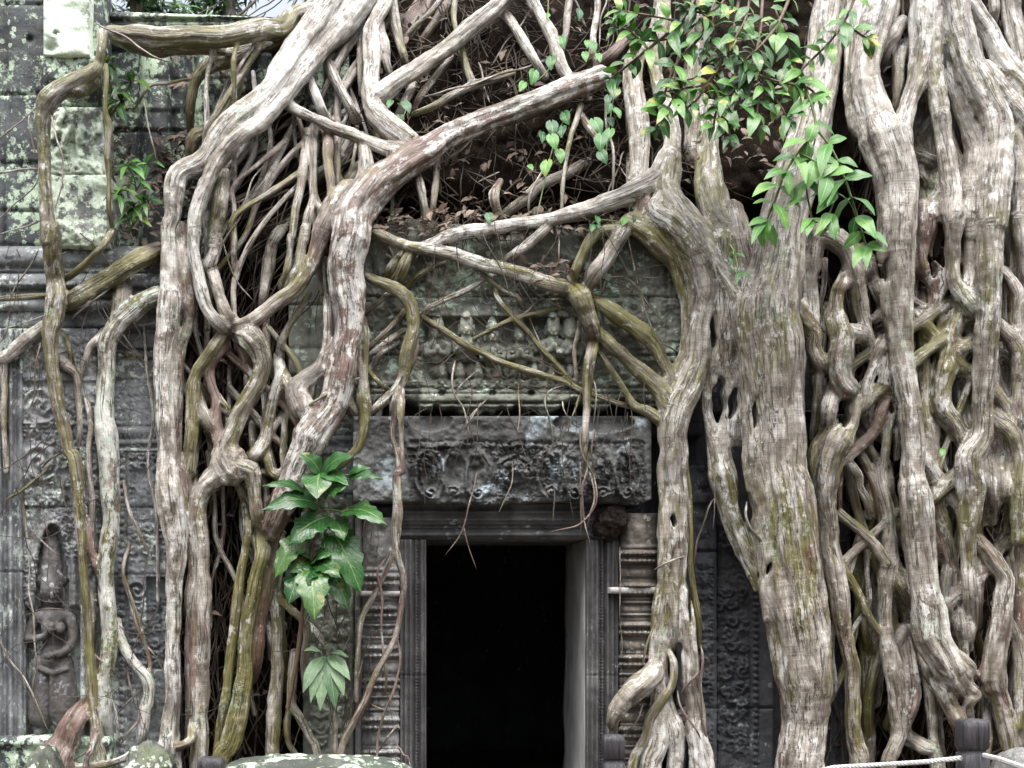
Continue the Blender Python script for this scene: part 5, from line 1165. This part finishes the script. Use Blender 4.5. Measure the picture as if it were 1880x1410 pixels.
# --- big lobed seedling left of the doorway: every leaf is a part
big = thing('seedling', 'tall fig seedling with large glossy lobed leaves in front of the left colonnette', 'plant', tuple(PV(560, 1120, .15)))
px_tube([(528, 1300, 4, .12), (545, 1210, 4, .16), (556, 1120, 4, .22), (570, 1030, 3.5, .26), (582, 935, 3.5, .28), (588, 880, 3, .30)], big, TWIG)
for (x0, y0, x1, y1, w_, d0, d1, kd, pa) in [
    (590, 872, 548, 822, 42, .30, .42, 'ovate', 0), (592, 872, 648, 824, 46, .30, .42, 'ovate', 0), (588, 868, 582, 905, 62, .30, .50, 'ovate', 0), (588, 872, 640, 880, 40, .3, .46, 'ovate', 0),
    (584, 925, 477, 920, 42, .28, .45, 'lobed', 0), (560, 905, 480, 878, 24, .28, .40, 'lobed', 0), (600, 905, 642, 880, 50, .3, .44, 'lobed', 0), (640, 880, 705, 868, 22, .34, .44, 'lobed', 0), (640, 872, 682, 852, 20, .34, .42, 'ovate', 0),
    (630, 940, 712, 948, 46, .28, .46, 'lobed', 0), (600, 950, 527, 990, 56, .28, .44, 'lobed', 0), (615, 955, 632, 985, 40, .28, .40, 'lobed', 0), (560, 985, 503, 1050, 46, .24, .36, 'lobed', 1), (610, 975, 665, 1075, 58, .24, .38, 'lobed', 1),
    (572, 1035, 528, 1100, 60, .27, .46, 'lobed', 0), (576, 1035, 578, 1126, 62, .27, .52, 'lobed', 1), (580, 1035, 628, 1050, 34, .27, .44, 'lobed', 0), (575, 1030, 612, 1008, 30, .27, .38, 'lobed', 0), (572, 1028, 542, 1008, 26, .27, .38, 'ovate', 0), (570, 1032, 530, 1045, 34, .27, .42, 'lobed', 0), (600, 1040, 640, 1108, 44, .2, .30, 'lobed', 1)]:
    Lv = Leaves(); leafpx(Lv, x0, y0, x1, y1, w_ * random.uniform(.95, 1.25), d0, d1 + random.uniform(-.06, .04), kd, (random.gauss(0,.35), -.75, .7), droop=.22, fold=.16, rnd=random.uniform(.1, .6) + .25 * pa, n=18, wave=.10)
    Lv.build('leaf', GLOSS, big)
    nx_, ny_ = (588, 876) if y0 < 900 else (582, 938) if y0 < 1000 else (574, 1032)
    if math.hypot(nx_ - x0, ny_ - y0) > 8: px_tube([(nx_, ny_, 1.4, .28), ((nx_ + x0) / 2, (ny_ + y0) / 2 - 3, 1.3, d0), (x0, y0, 1.2, d0)], big, STEM)
sm = thing('seedling', 'small pale seedling with drooping veined leaves low beside the colonnette', 'plant', tuple(PV(595, 1200, .1)))
px_tube([(615, 1380, 3, .0), (612, 1300, 3, .04), (603, 1240, 3, .1), (597, 1200, 2.5, .14)], sm, TWIG)
for (x0, y0, x1, y1, w_) in [(594, 1205, 556, 1262, 26), (596, 1205, 588, 1292, 30), (600, 1205, 616, 1290, 28), (602, 1205, 643, 1240, 26), (606, 1207, 632, 1268, 24), (592, 1200, 558, 1188, 14), (598, 1198, 612, 1182, 14), (604, 1200, 640, 1200, 12), (594, 1208, 570, 1280, 22)]:
    Lv = Leaves(); leafpx(Lv, x0, y0, x1, y1, w_, .14, .26, 'lance', (0, -.7, .7), droop=.2, n=14, wave=.12); Lv.build('leaf', PALE, sm)

# --- leafy creepers hanging over the right trunks
def creeper(label, stems, mat, lens, wr, gap, seed, group=None, skip=0, kind='lance', base=None, stemmat=STEM):
    random.seed(seed); t = thing('creeper', label, 'creeper', base or tuple(PV(stems[0][0][0], stems[0][0][1], stems[0][0][3])), group)
    Lv = Leaves()
    for pts in stems:
        _, a = px_tube(pts, t, stemmat); acc = 0; side = 1
        for i in range(1, len(a)):
            dx, dy = a[i, 0] - a[i - 1, 0], a[i, 1] - a[i - 1, 1]; acc += math.hypot(dx, dy)
            last = i == len(a) - 1
            if acc > gap or last:
                acc = 0
                for sg in ((1, -1) if not last else (1, -1, 0)):
                    an = math.atan2(dy, dx) + sg * math.radians(random.uniform(35, 75)) + random.gauss(0, .25)
                    ln = random.uniform(*lens) * (.85 if last else 1); x1, y1 = a[i, 0] + math.cos(an) * ln, a[i, 1] + math.sin(an) * ln + ln * .06
                    leafpx(Lv, a[i, 0], a[i, 1], x1, y1, ln * random.uniform(*wr), a[i, 3], a[i, 3] + random.uniform(-.05, .14), kind,
                           (random.gauss(0, .35), -random.uniform(.3, 1), random.uniform(.3, 1.1)), droop=random.uniform(.0, .2), fold=random.uniform(.1, .4), n=10)
    Lv.build('foliage', mat, t); return t
creeper('dark glossy creeper with yellow flecked leaves spilling over the right trunks', [
    [(1300, -30, 3, .3), (1250, 40, 3, .5), (1190, 90, 2.5, .55), (1140, 130, 2, .55), (1120, 145, 2, .55)],
    [(1250, 40, 2.5, .5), (1200, 30, 2, .55), (1140, 20, 2, .6)], [(1190, 90, 2, .55), (1160, 60, 2, .6), (1130, 50, 2, .6)],
    [(1320, -20, 3, .3), (1290, 60, 3, .5), (1240, 120, 2, .6), (1215, 190, 2, .6), (1205, 235, 2, .6)],
    [(1360, -20, 3, .3), (1340, 80, 3, .5), (1300, 150, 2, .62), (1250, 165, 2, .66), (1225, 200, 2, .66)],
    [(1400, 0, 3, .3), (1390, 90, 3, .5), (1350, 160, 2, .65), (1320, 190, 2, .7), (1310, 230, 2, .7)],
    [(1340, 80, 2, .5), (1380, 130, 2, .62), (1430, 150, 2, .66), (1480, 160, 2, .66), (1500, 175, 2, .66)],
    [(1390, 90, 2, .5), (1400, 150, 2, .62), (1390, 200, 2, .66), (1395, 230, 2, .66)], [(1340, 120, 2, .55), (1360, 170, 2, .6), (1345, 210, 2, .62)],
    [(1460, -30, 3, .3), (1430, 40, 3, .5), (1400, 80, 2, .6), (1370, 110, 2, .6)], [(1380, -30, 3, .3), (1370, 30, 2, .5), (1350, 70, 2, .55)],
    [(1290, -30, 3, .3), (1280, 10, 2, .5), (1310, 50, 2, .55), (1300, 90, 2, .5)], [(1420, 10, 2, .4), (1440, 60, 2, .5), (1450, 110, 2, .5)],
    [(1330, 100, 2, .5), (1290, 170, 2, .62), (1260, 200, 2, .66)], [(1350, 120, 2, .5), (1330, 200, 2, .66), (1340, 250, 2, .68)], [(1380, 130, 2, .5), (1430, 190, 2, .66), (1445, 220, 2, .66)], [(1300, 30, 2, .4), (1230, 70, 2, .5), (1170, 75, 2, .55)], [(1350, -30, 2, .4), (1310, 20, 2, .5), (1260, 20, 2, .5)],
    [(1580, -30, 3, .4), (1550, 40, 2, .55), (1520, 80, 2, .6), (1490, 110, 2, .6), (1450, 150, 1.5, .6)], [(1550, 40, 2, .55), (1575, 60, 2, .6), (1590, 70, 2, .6)],
    ], CREEP, (22, 42), (.42, .58), 20, 21, base=tuple(PV(1350, 0, .3)), stemmat=TWIG)
creeper('bright green leafy branch drooping in front of the right trunk', [
    [(1450, 120, 2.5, .55), (1480, 165, 2.5, .72), (1497, 235, 2.5, .78), (1465, 280, 2, .80), (1440, 320, 2, .82), (1424, 365, 2, .82), (1405, 410, 1.5, .82)],
    [(1497, 235, 2.5, .78), (1525, 270, 2, .80), (1548, 320, 2, .82), (1565, 370, 2, .82), (1580, 420, 2, .82), (1590, 450, 1.5, .82)],
    [(1465, 280, 1.5, .8), (1500, 300, 1.5, .84), (1535, 345, 1.5, .84), (1520, 400, 1.5, .84)], [(1497, 255, 1.5, .78), (1480, 330, 1.5, .8), (1490, 400, 1.5, .8)]],
    BRIGHT, (36, 54), (.46, .6), 31, 4, kind='ovate', base=tuple(PV(1450, 120, .55)))
def small_plant(label, spec, x, y, d, mat, seed, name='sapling', n=14, ln=(26, 44), spread=1.0):
    random.seed(seed); t = thing(name, label, 'plant', tuple(PV(x, y, d))); Lv = Leaves()
    for (sx, sy, k) in spec:
        px_tube([(x, y, 1.8, d), ((x + sx) / 2 + 4, (y + sy) / 2, 1.5, d + .04), (sx, sy, 1.2, d + .10)], t, STEM)
        for i in range(k):
            an = i * 6.283 / k + random.gauss(0, .3); l_ = random.uniform(*ln)
            leafpx(Lv, sx, sy, sx + math.cos(an) * l_ * spread, sy + math.sin(an) * l_ * .75 + l_ * .2, l_ * random.uniform(.36, .5), d + .10, d + random.uniform(.1, .26), 'ovate', (random.gauss(0, .3), -.6, .8), droop=.15, n=10)
    Lv.build('foliage', mat, t); return t
small_plant('sapling sprouting from the ledge beside the white lichen block', [(197, 118, 6), (222, 185, 7), (240, 150, 5), (205, 165, 3)], 200, 215, -.15, GLOSS, 31)
small_plant('sapling growing out of dead leaves above the left root', [(235, 305, 6), (270, 300, 4), (240, 335, 4)], 250, 350, -.10, BRIGHT, 32)
small_plant('low sapling with round glossy leaves beside the brown root column', [(218, 355, 5), (245, 380, 7), (265, 370, 5), (240, 400, 3)], 240, 420, -.02, GLOSS, 33, ln=(26, 40))
small_plant('two small leaves sprouting on the right trunk near the green branch', [(1345, 470, 3), (1355, 500, 3)], 1340, 450, .55, BRIGHT, 34, ln=(18, 26))
# --- heart leaved vines
def heart_vine(label, stems, leaves, seed):
    random.seed(seed); x, y, d = stems[0][0][0], stems[0][0][1], stems[0][0][3]
    t = thing('vine', label, 'vine', tuple(PV(x, y, d)))
    for s_ in stems: px_tube(s_, t, STEM)
    Lv = Leaves()
    for (lx, ly, sz) in leaves:
        an = random.gauss(1.5, .35); dd = float(back(lx, ly)) + random.uniform(.14, .24)
        leafpx(Lv, lx - math.cos(an) * sz * .42, ly - math.sin(an) * sz * .42, lx + math.cos(an) * sz * .42, ly + math.sin(an) * sz * .42, sz * .74, dd, dd + .04, 'heart', (random.gauss(0, .3), -1, .35), droop=.02, fold=.3, n=12, wave=.03)
    Lv.build('foliage', HEART, t)
bd = lambda x, y, o=.12: float(back(x, y)) + o
heart_vine('vine with a few bright heart shaped leaves climbing the thin roots at the top', [[(1007, -20, 1.2, bd(1007, -20)), (1006, 55, 1.2, bd(1006, 55)), (1010, 120, 1.2, bd(1010, 120)), (985, 150, 1.2, bd(985, 150))]],
    [(1006, 53, 24), (1033, 78, 24), (1012, 117, 28), (978, 143, 30), (958, 160, 22), (1063, 28, 22), (1005, 30, 12)], 41)
heart_vine('vine with dark and bright heart leaves trailing down the soil bank', [[(1050, 200, 1.2, bd(1050, 200)), (1025, 240, 1.2, bd(1025, 240)), (1010, 290, 1.2, bd(1010, 290)), (985, 400, 1.2, bd(985, 400))]],
    [(1014, 238, 32), (1040, 218, 28), (995, 253, 22), (1016, 262, 32), (1032, 243, 24), (1028, 288, 28), (1003, 310, 32), (975, 308, 14), (898, 402, 22)], 42)
heart_vine('vine with small round leaves beside the white lichen trunk', [[(1130, 160, 1.2, bd(1130, 160)), (1120, 220, 1.2, bd(1120, 220)), (1110, 300, 1.2, bd(1110, 300))]],
    [(1130, 173, 22), (1117, 185, 22), (1133, 208, 24), (1117, 200, 22), (1097, 233, 34), (1122, 225, 20), (1103, 263, 36), (1118, 250, 28), (1108, 290, 28), (1075, 105, 20), (1090, 88, 22), (1100, 107, 18), (1078, 82, 16)], 43)
heart_vine('two pale heart leaves growing between the slanting roots', [[(730, 190, 1.2, bd(730, 190)), (745, 200, 1.2, bd(745, 200)), (735, 225, 1.2, bd(735, 225))]], [(747, 198, 26), (733, 223, 24), (715, 192, 18)], 44)
heart_vine('sprig of round leaves at the pediment corner below the beam root', [[(1080, 430, 1.2, .1), (1095, 405, 1.2, .14), (1145, 408, 1.2, .14)]], [(1097, 405, 16), (1087, 420, 16), (1145, 408, 18), (1163, 403, 14), (1100, 415, 12)], 45)
heart_vine('single small leaf on the dark soil between the lattice roots', [[(1725, 800, 1, -.1), (1730, 830, 1, -.05)]], [(1730, 831, 14)], 46)

# ------------------------------------------------------------------ dead leaves
DEAD = leaf_mat('dead_leaf', (0.045, 0.031, 0.024), (0.10, 0.07, 0.052), (0.23, 0.17, 0.13), 0, .7, .4)
Lv = Leaves(); random.seed(5)
def litter(n, x0, x1, y0, y1, dfun, s=(12, 30)):
    for i in range(n):
        x, y = random.uniform(x0, x1), random.uniform(y0, y1); an = random.uniform(0, 6.28); l_ = random.uniform(*s); d = float(dfun(np.float64(x), np.float64(y)))
        d += .02 + random.uniform(0, .07)
        leafpx(Lv, x, y, x + math.cos(an) * l_, y + math.sin(an) * l_ * .7, l_ * random.uniform(.35, .6), d, d + random.uniform(-.06, .06), 'ovate', (random.gauss(0, .5), -.6, .8), droop=random.uniform(-.2, .3), fold=random.uniform(.2, .9), n=6, wave=.2)
litter(260, 690, 1240, 0, 400, bk)
litter(330, 690, 1200, 388, 428, lambda X, Y: -.04 + .05 * (Y - 390) / 30, (12, 30))
litter(120, 285, 350, 240, 380, lambda X, Y: -.33 + 0 * X); litter(70, 215, 310, 330, 450, lambda X, Y: -.25 + .2*sstep(380,450,Y)); litter(50, 320, 470, 100, 170, lambda X, Y: back(X, Y) + 0.0)
litter(70, 200, 240, 200, 330, lambda X, Y: -.25 + 0 * X, (10, 22))
litter(40, 960, 1060, 480, 512, lambda X, Y: .06 + 0 * X, (14, 34))
litter(150, 300, 600, 420, 1300, lambda X, Y: -.27 + 0 * X)
litter(420, 1480, 1890, 0, 1420, lambda X, Y: -.48 + 0 * X)
litter(160, 1250, 1480, 0, 330, lambda X, Y: bank1(X, Y) + .1)
o = Lv.build('leaf_litter', DEAD); o['kind'] = 'stuff'

# ------------------------------------------------------------------ carved dancing-girl figure in the niche
def sculpt(name, segs, dep0, vox, mat, parent, label=None, k=.012):
    paths = []
    for ch in segs:
        S = np.array([P(np.float64(x), np.float64(y), np.float64(d)) for x, y, r, d in ch]); R = np.array([r / FPX * DIST for x, y, r, d in ch])
        S2, R2 = [], []
        for i in range(len(S) - 1):
            m_ = max(2, int(np.linalg.norm(S[i + 1] - S[i]) / .01)); t = np.arange(m_)[:, None] / m_; S2.append(S[i] * (1 - t) + S[i + 1] * t); R2.append((R[i] * (1 - t) + R[i + 1] * t)[:, 0])
        S2.append(S[-1:]); R2.append(R[-1:]); S2 = np.vstack(S2); paths.append((S2, np.concatenate(R2), np.arange(len(S2)) * .01))
    V, Q, vid = fuse(paths, vox, k, .02)
    V = V + .004 * np.stack([vn3(V / .02), vn3(V / .02 + 9), vn3(V / .02 + 20)], -1)
    o = mesh_obj(name, V, Q, mat, parent)
    if label: o['label'] = label
    return o
b = -.07
hand = lambda x, y, a, r=2.1: [[(x, y, r * 1.3, b + .16), (x + math.cos(a + q) * ln * .6, y + math.sin(a + q) * ln * .6, r, b + .165), (x + math.cos(a + q * 1.2) * ln, y + math.sin(a + q * 1.2) * ln, r * .8, b + .155)] for q, ln in ((-.5, 10), (-.2, 15), (.05, 16), (.3, 14), (.9, 9))]
FIGSEG = [
    [(95, 1098, 17, b + .05), (95, 1086, 20, b + .06), (95, 1074, 20, b + .05)],                       # head
    [(95, 1090, 3, b + .128), (95, 1097, 3.6, b + .135)], [(90, 1104, 2.2, b + .115), (95, 1105.5, 2.5, b + .118), (100, 1104, 2.2, b + .115)], # nose, lips
    [(84, 1087, 3, b + .108), (89, 1087, 3, b + .115)], [(101, 1087, 3, b + .115), (106, 1087, 3, b + .108)],  # eyelids
    [(80, 1081, 2, b + .105), (90, 1081, 2, b + .118)], [(100, 1081, 2, b + .118), (110, 1081, 2, b + .105)],  # brows
    [(74, 1080, 4, b + .02), (73, 1098, 4, b + .02), (73, 1112, 3, b + .02)], [(116, 1080, 4, b + .02), (117, 1098, 4, b + .02), (117, 1112, 3, b + .02)],  # long ears
    [(80, 1064, 11, b + .04), (95, 1060, 15, b + .05), (110, 1064, 11, b + .04)], [(72, 1068, 7, b + .03), (118, 1068, 7, b + .03)],
    [(95, 1050, 22, b + .02), (95, 1030, 19, b + .02), (95, 1005, 17, b + .01), (95, 992, 13, b + .01)],  # tall headdress
    [(95, 1108, 10, b + .03), (95, 1125, 12, b + .03)],
    [(70, 1132, 12, b + .03), (95, 1132, 15, b + .04), (122, 1132, 12, b + .03)],                      # shoulders
    [(97, 1138, 21, b + .03), (97, 1160, 21, b + .04), (97, 1185, 17, b + .035), (97, 1212, 25, b + .03)],
    [(86, 1152, 10, b + .10), (87, 1156, 9, b + .11)], [(110, 1152, 10, b + .10), (109, 1156, 9, b + .11)],
    [(66, 1134, 10, b + .03), (55, 1155, 9, b + .04), (52, 1172, 8, b + .07), (66, 1173, 7, b + .10), (82, 1168, 6, b + .13), (90, 1160, 6, b + .14)],   # bent arm
    [(128, 1134, 11, b + .03), (135, 1155, 10, b + .04), (134, 1175, 9, b + .06), (124, 1192, 8, b + .09), (110, 1200, 7, b + .12), (98, 1202, 6, b + .13)],
    [(81, 1220, 21, b + .02), (79, 1260, 23, b + .02), (77, 1300, 25, b + .02), (77, 1312, 25, b + .015)],
    [(114, 1220, 21, b + .03), (117, 1260, 23, b + .03), (119, 1300, 25, b + .03), (119, 1314, 25, b + .02)],
    [(74, 1228, 5, b + .10), (97, 1236, 5, b + .115), (122, 1228, 5, b + .10)], [(97, 1236, 6, b + .10), (97, 1312, 6, b + .09)],
    [(80, 1310, 10, b + .02), (80, 1338, 9, b + .02), (70, 1346, 8, b + .06)], [(114, 1310, 10, b + .02), (114, 1338, 9, b + .02), (124, 1346, 8, b + .06)],
] + hand(92, 1158, -1.3) + hand(96, 1203, 2.9)
sculpt('carved_figure', FIGSEG, b, .004, ST_FIG, LPIL, 'standing carved woman in a tall headdress, one hand at her breast')

# --- row of worn praying busts and a lower row of small kneeling figures on the pediment
def bust(cx, cy, s_, name, label=None):
    q = lambda x, y, r, d: (cx + x * s_, cy + y * s_, r * s_, d)
    d0 = .0
    seg = [[q(0, -4, 12, d0 + .03), q(0, 5, 12.5, d0 + .03), q(0, 10, 10, d0 + .03)], [q(0, -12, 12, d0 + .02), q(0, -22, 8, d0 + .01), q(0, -30, 4, d0)], [q(-13, -2, 3, d0 + .01), q(-13, 12, 3, d0 + .01)], [q(13, -2, 3, d0 + .01), q(13, 12, 3, d0 + .01)],
           [q(0, 3, 3, d0 + .075), q(0, 6, 3, d0 + .078)], [q(-4, 11, 2, d0 + .07), q(4, 11, 2, d0 + .07)], [q(0, 14, 7, d0 + .02), q(0, 22, 8, d0 + .02)],
           [q(-19, 30, 8, d0), q(0, 27, 11, d0 + .02), q(19, 30, 8, d0)], [q(0, 30, 15, d0), q(0, 50, 15, d0)],
           [q(-20, 32, 6, d0 + .01), q(-19, 45, 5.5, d0 + .03), q(-5, 40, 4.5, d0 + .07), q(0, 31, 4, d0 + .075)], [q(20, 32, 6, d0 + .01), q(19, 45, 5.5, d0 + .03), q(5, 40, 4.5, d0 + .07), q(0, 31, 4, d0 + .075)]]
    return sculpt(name, seg, 0, .0045, ST_GREEN, PED, label)
proto = bust(803, 606, 1.0, 'carved_figure', 'worn praying figure carved on the pediment')
for cx, cy in ((856, 601), (904, 613), (954, 613), (1015, 602), (1046, 607)):
    c = proto.copy(); COL.objects.link(c); c.parent = PED; a_, b_ = PV(803, 606, 0), PV(cx, cy, 0); c.location = b_ - a_
proto2 = bust(812, 684, .62, 'carved_figure', 'small kneeling figure carved low on the pediment')
for cx in (845, 878, 912, 946, 980, 1014, 1046):
    c = proto2.copy(); COL.objects.link(c); c.parent = PED; c.location = PV(cx, 684, 0) - PV(812, 684, 0)

# ------------------------------------------------------------------ wasp-nest-like mud lump, rubble, posts and rope
def lump(name, label, cat, cx, cy, rx, ry, d, rd, mat, seed, rough=.25, res=40, group=None, box=False):
    c = PV(cx, cy, d); s = (DIST - d) / FPX; V = []; n = res
    for i in range(n + 1):
        th = math.pi * i / n
        for j in range(2 * n):
            ph = math.pi * j / n; v = np.array([math.sin(th) * math.cos(ph), math.sin(th) * math.sin(ph), math.cos(th)])
            if box: v = v / (np.abs(v) ** 5).sum() ** .2 
            V.append(v)
    V = np.array(V); nz = 1 + rough * (vn3(V * 1.7 + seed) * 1.2 + vn3(V * 5 + seed) * .6 + vn3(V * 13 + seed) * .35)
    V = V * nz[:, None] * np.array([rx * s, rd, ry * s]) + np.array(c)
    F = [(i * 2 * n + j, (i + 1) * 2 * n + j, (i + 1) * 2 * n + (j + 1) % (2 * n), i * 2 * n + (j + 1) % (2 * n)) for i in range(n) for j in range(2 * n)]
    o = mesh_obj(name, V, np.array(F), mat, None, loc=tuple(PV(cx, cy, d))); return tag(o, label, cat, group)
MUD = plain_mat('mud', (0.016, 0.012, 0.011), (0.055, 0.042, 0.037), .95, 45, 1.0, .02, spec=.1)
lump('mud_nest', 'dark brown crumbly insect nest stuck in the corner above the right colonnette', 'nest', 1120, 958, 32, 34, .0, .12, MUD, 3, .6)
MOSSY = stone_mat('mossy_stone', [(0.03, 0.035, 0.028), (0.06, 0.065, 0.05), (0.11, 0.115, 0.095)], .42, (.4, .45, .38), .6, .3)
SLAB = stone_mat('lichen_slab', [(0.03, 0.036, 0.028), (0.06, 0.07, 0.055), (0.12, 0.13, 0.105)], .46, (.45, .55, .42), .45, .3, 12)
lump('stone_block', 'rounded mossy stone at the bottom left corner', 'stone', 82, 1432, 34, 60, .9, .25, MOSSY, 5, .22)
lump('stone_block', 'dark mossy stone below the reddish ground root', 'stone', 275, 1424, 46, 56, .9, .25, MOSSY, 7, .3)
lump('stone_block', 'long lichen covered slab along the bottom edge left of the doorway', 'stone', 580, 1482, 185, 88, .9, .3, SLAB, 9, .16, 64, box=True)
lump('stone_block', 'smooth grey stone behind the rope at the bottom right corner', 'stone', 1880, 1425, 48, 54, .9, .25, ST_COLON, 12, .12)
PAINT = plain_mat('post_paint', (0.008, 0.008, 0.011), (0.075, 0.068, 0.075), .42, 7, 1.0, .012, (9, 9, .9))
def rope_post(label, px, pytop, dd, rw):
    d = DIST - dd; top = PV(px, pytop, d); t = thing('rope_post', label, 'post', (top.x, top.y, 0.0), 'dark wooden rope posts along the front')
    rad = rw / FPX * dd; H = top.z
    prof = [(1.0, 0), (1.0, H - 4.6 * rad), (1.0, H - 2.5 * rad), (.80, H - 2.35 * rad), (.80, H - 2.2 * rad), (1.02, H - 2.0 * rad), (1.04, H - .55 * rad), (.98, H - .25 * rad), (.82, H - .06 * rad), (.0, H)]
    V = []; n = 24
    for k_, (r, z) in enumerate(prof):
        for j in range(n):
            a = j * 2 * math.pi / n; sq = (abs(math.cos(a)) ** 6 + abs(math.sin(a)) ** 6) ** (-1 / 6) * .93
            V.append((top.x + math.cos(a) * r * rad * sq, top.y + math.sin(a) * r * rad * sq, z))
    V = np.array(V); V += .004 * np.stack([vn3(V * 30), vn3(V * 30 + 5), 0 * V[:, 0]], -1)
    F = [(k_ * n + j, k_ * n + (j + 1) % n, (k_ + 1) * n + (j + 1) % n, (k_ + 1) * n + j) for k_ in range(len(prof) - 1) for j in range(n)]
    cut = 3 * n
    mesh_obj('shaft', V[:5 * n], np.array([f for f in F if max(f) < 4 * n + n]), PAINT, t); mesh_obj('cap', V[4 * n:], np.array([f for f in F if max(f) >= 4 * n + n]) - 4 * n, PAINT, t)
    return top, rad
p1 = rope_post('dark wooden rope post in front of the pale root stub by the door', 1126, 1348, 5.8, 21)
p2 = rope_post('black wooden rope post with white rope at the right', 1785, 1319, 4.6, 26)
p3 = rope_post('dark wooden rope post top barely showing at the bottom left', 388, 1389, 5.6, 25)
ROPE = plain_mat('rope', (0.40, 0.39, 0.37), (0.80, 0.79, 0.78), .7, 60, .3, .003)
def rope(label, pts):
    n = 160; a = np.array(pts, float); t = np.linspace(0, len(a) - 1, n); x = np.interp(t, range(len(a)), a[:, 0]); y = np.interp(t, range(len(a)), a[:, 1]); dd = np.interp(t, range(len(a)), a[:, 2])
    S = P(x, y, DIST - dd); s = np.r_[0, np.cumsum(np.linalg.norm(np.diff(S, axis=0), axis=1))]
    t_ = thing('rope', label, 'rope', tuple(S[n // 2])); 
    for k_ in range(3):
        a_ = s / .035 * 2 * math.pi / 1.6 + k_ * 2.094; C = S + .0045 * np.stack([0 * a_, np.cos(a_), np.sin(a_)], -1)
        V, F, _ = tube(C, np.full(n, .0058), 7); mesh_obj('strand', V, F, ROPE, t_)
rope('white rope running left from the black post at the right', [(1480, 1422, 5.2), (1530, 1409, 5.1), (1620, 1404, 4.9), (1700, 1399, 4.7), (1765, 1392, 4.55)])
rope('white rope sloping down from the black post to the right edge', [(1806, 1387, 4.55), (1835, 1394, 4.4), (1880, 1410, 4.2), (1920, 1426, 4.1)])

# ------------------------------------------------------------------ trees beyond the roof
TREE = leaf_mat('tree_leaf', (0.03, 0.09, 0.02), (0.05, 0.14, 0.03), (0.09, 0.2, 0.05), 0, .45, .2)
def far_tree(label, px, py, dist, hw, hh, n, seed, grp):
    random.seed(seed); c = PV(px, py, -dist); s = (DIST + dist) / FPX
    t = thing('background_tree', label, 'tree', (c.x, c.y, 0), grp)
    V, F, b_ = tube(np.array([(c.x, c.y, 0), (c.x + .1, c.y, c.z * .5), (c.x, c.y, c.z)]), np.array([.22, .16, .07]), 8); mesh_obj('trunk', V, F, BARK, t, attrs={'bc': b_, 'tint': np.tile([.4, .4, .5], (len(V), 1))})
    Lv = Leaves()
    cl = [(random.gauss(0, .45), random.gauss(0, .4), random.gauss(0, .42)) for _ in range(int(n / 28))]
    for i in range(n):
        q = random.choice(cl); p = np.array([c.x + (q[0] + random.gauss(0, .1)) * hw * s, c.y + (q[1] + random.gauss(0, .1)) * hw * s, c.z + (q[2] + random.gauss(0, .1)) * hh * s])
        a = random.uniform(0, 6.28); l_ = random.uniform(.10, .2)
        Lv.add(p, p + np.array([math.cos(a) * l_, random.gauss(0, .04), math.sin(a) * l_ * .5 - .05]), l_ * .45, (random.gauss(0, .5), -.6, .7), 'ovate', n=3)
    Lv.build('crown', TREE, t)
far_tree('leafy tree beyond the roof cornice at the top left', 250, -10, 5, 110, 60, 900, 1, 'trees beyond the roof')
far_tree('sparser leafy tree beyond the roof, beside the bright gap of sky', 420, -25, 6, 110, 60, 800, 2, 'trees beyond the roof')
far_tree('small bushy tree beyond the roof nearest the great slanting root', 600, -50, 7, 90, 50, 400, 3, 'trees beyond the roof')
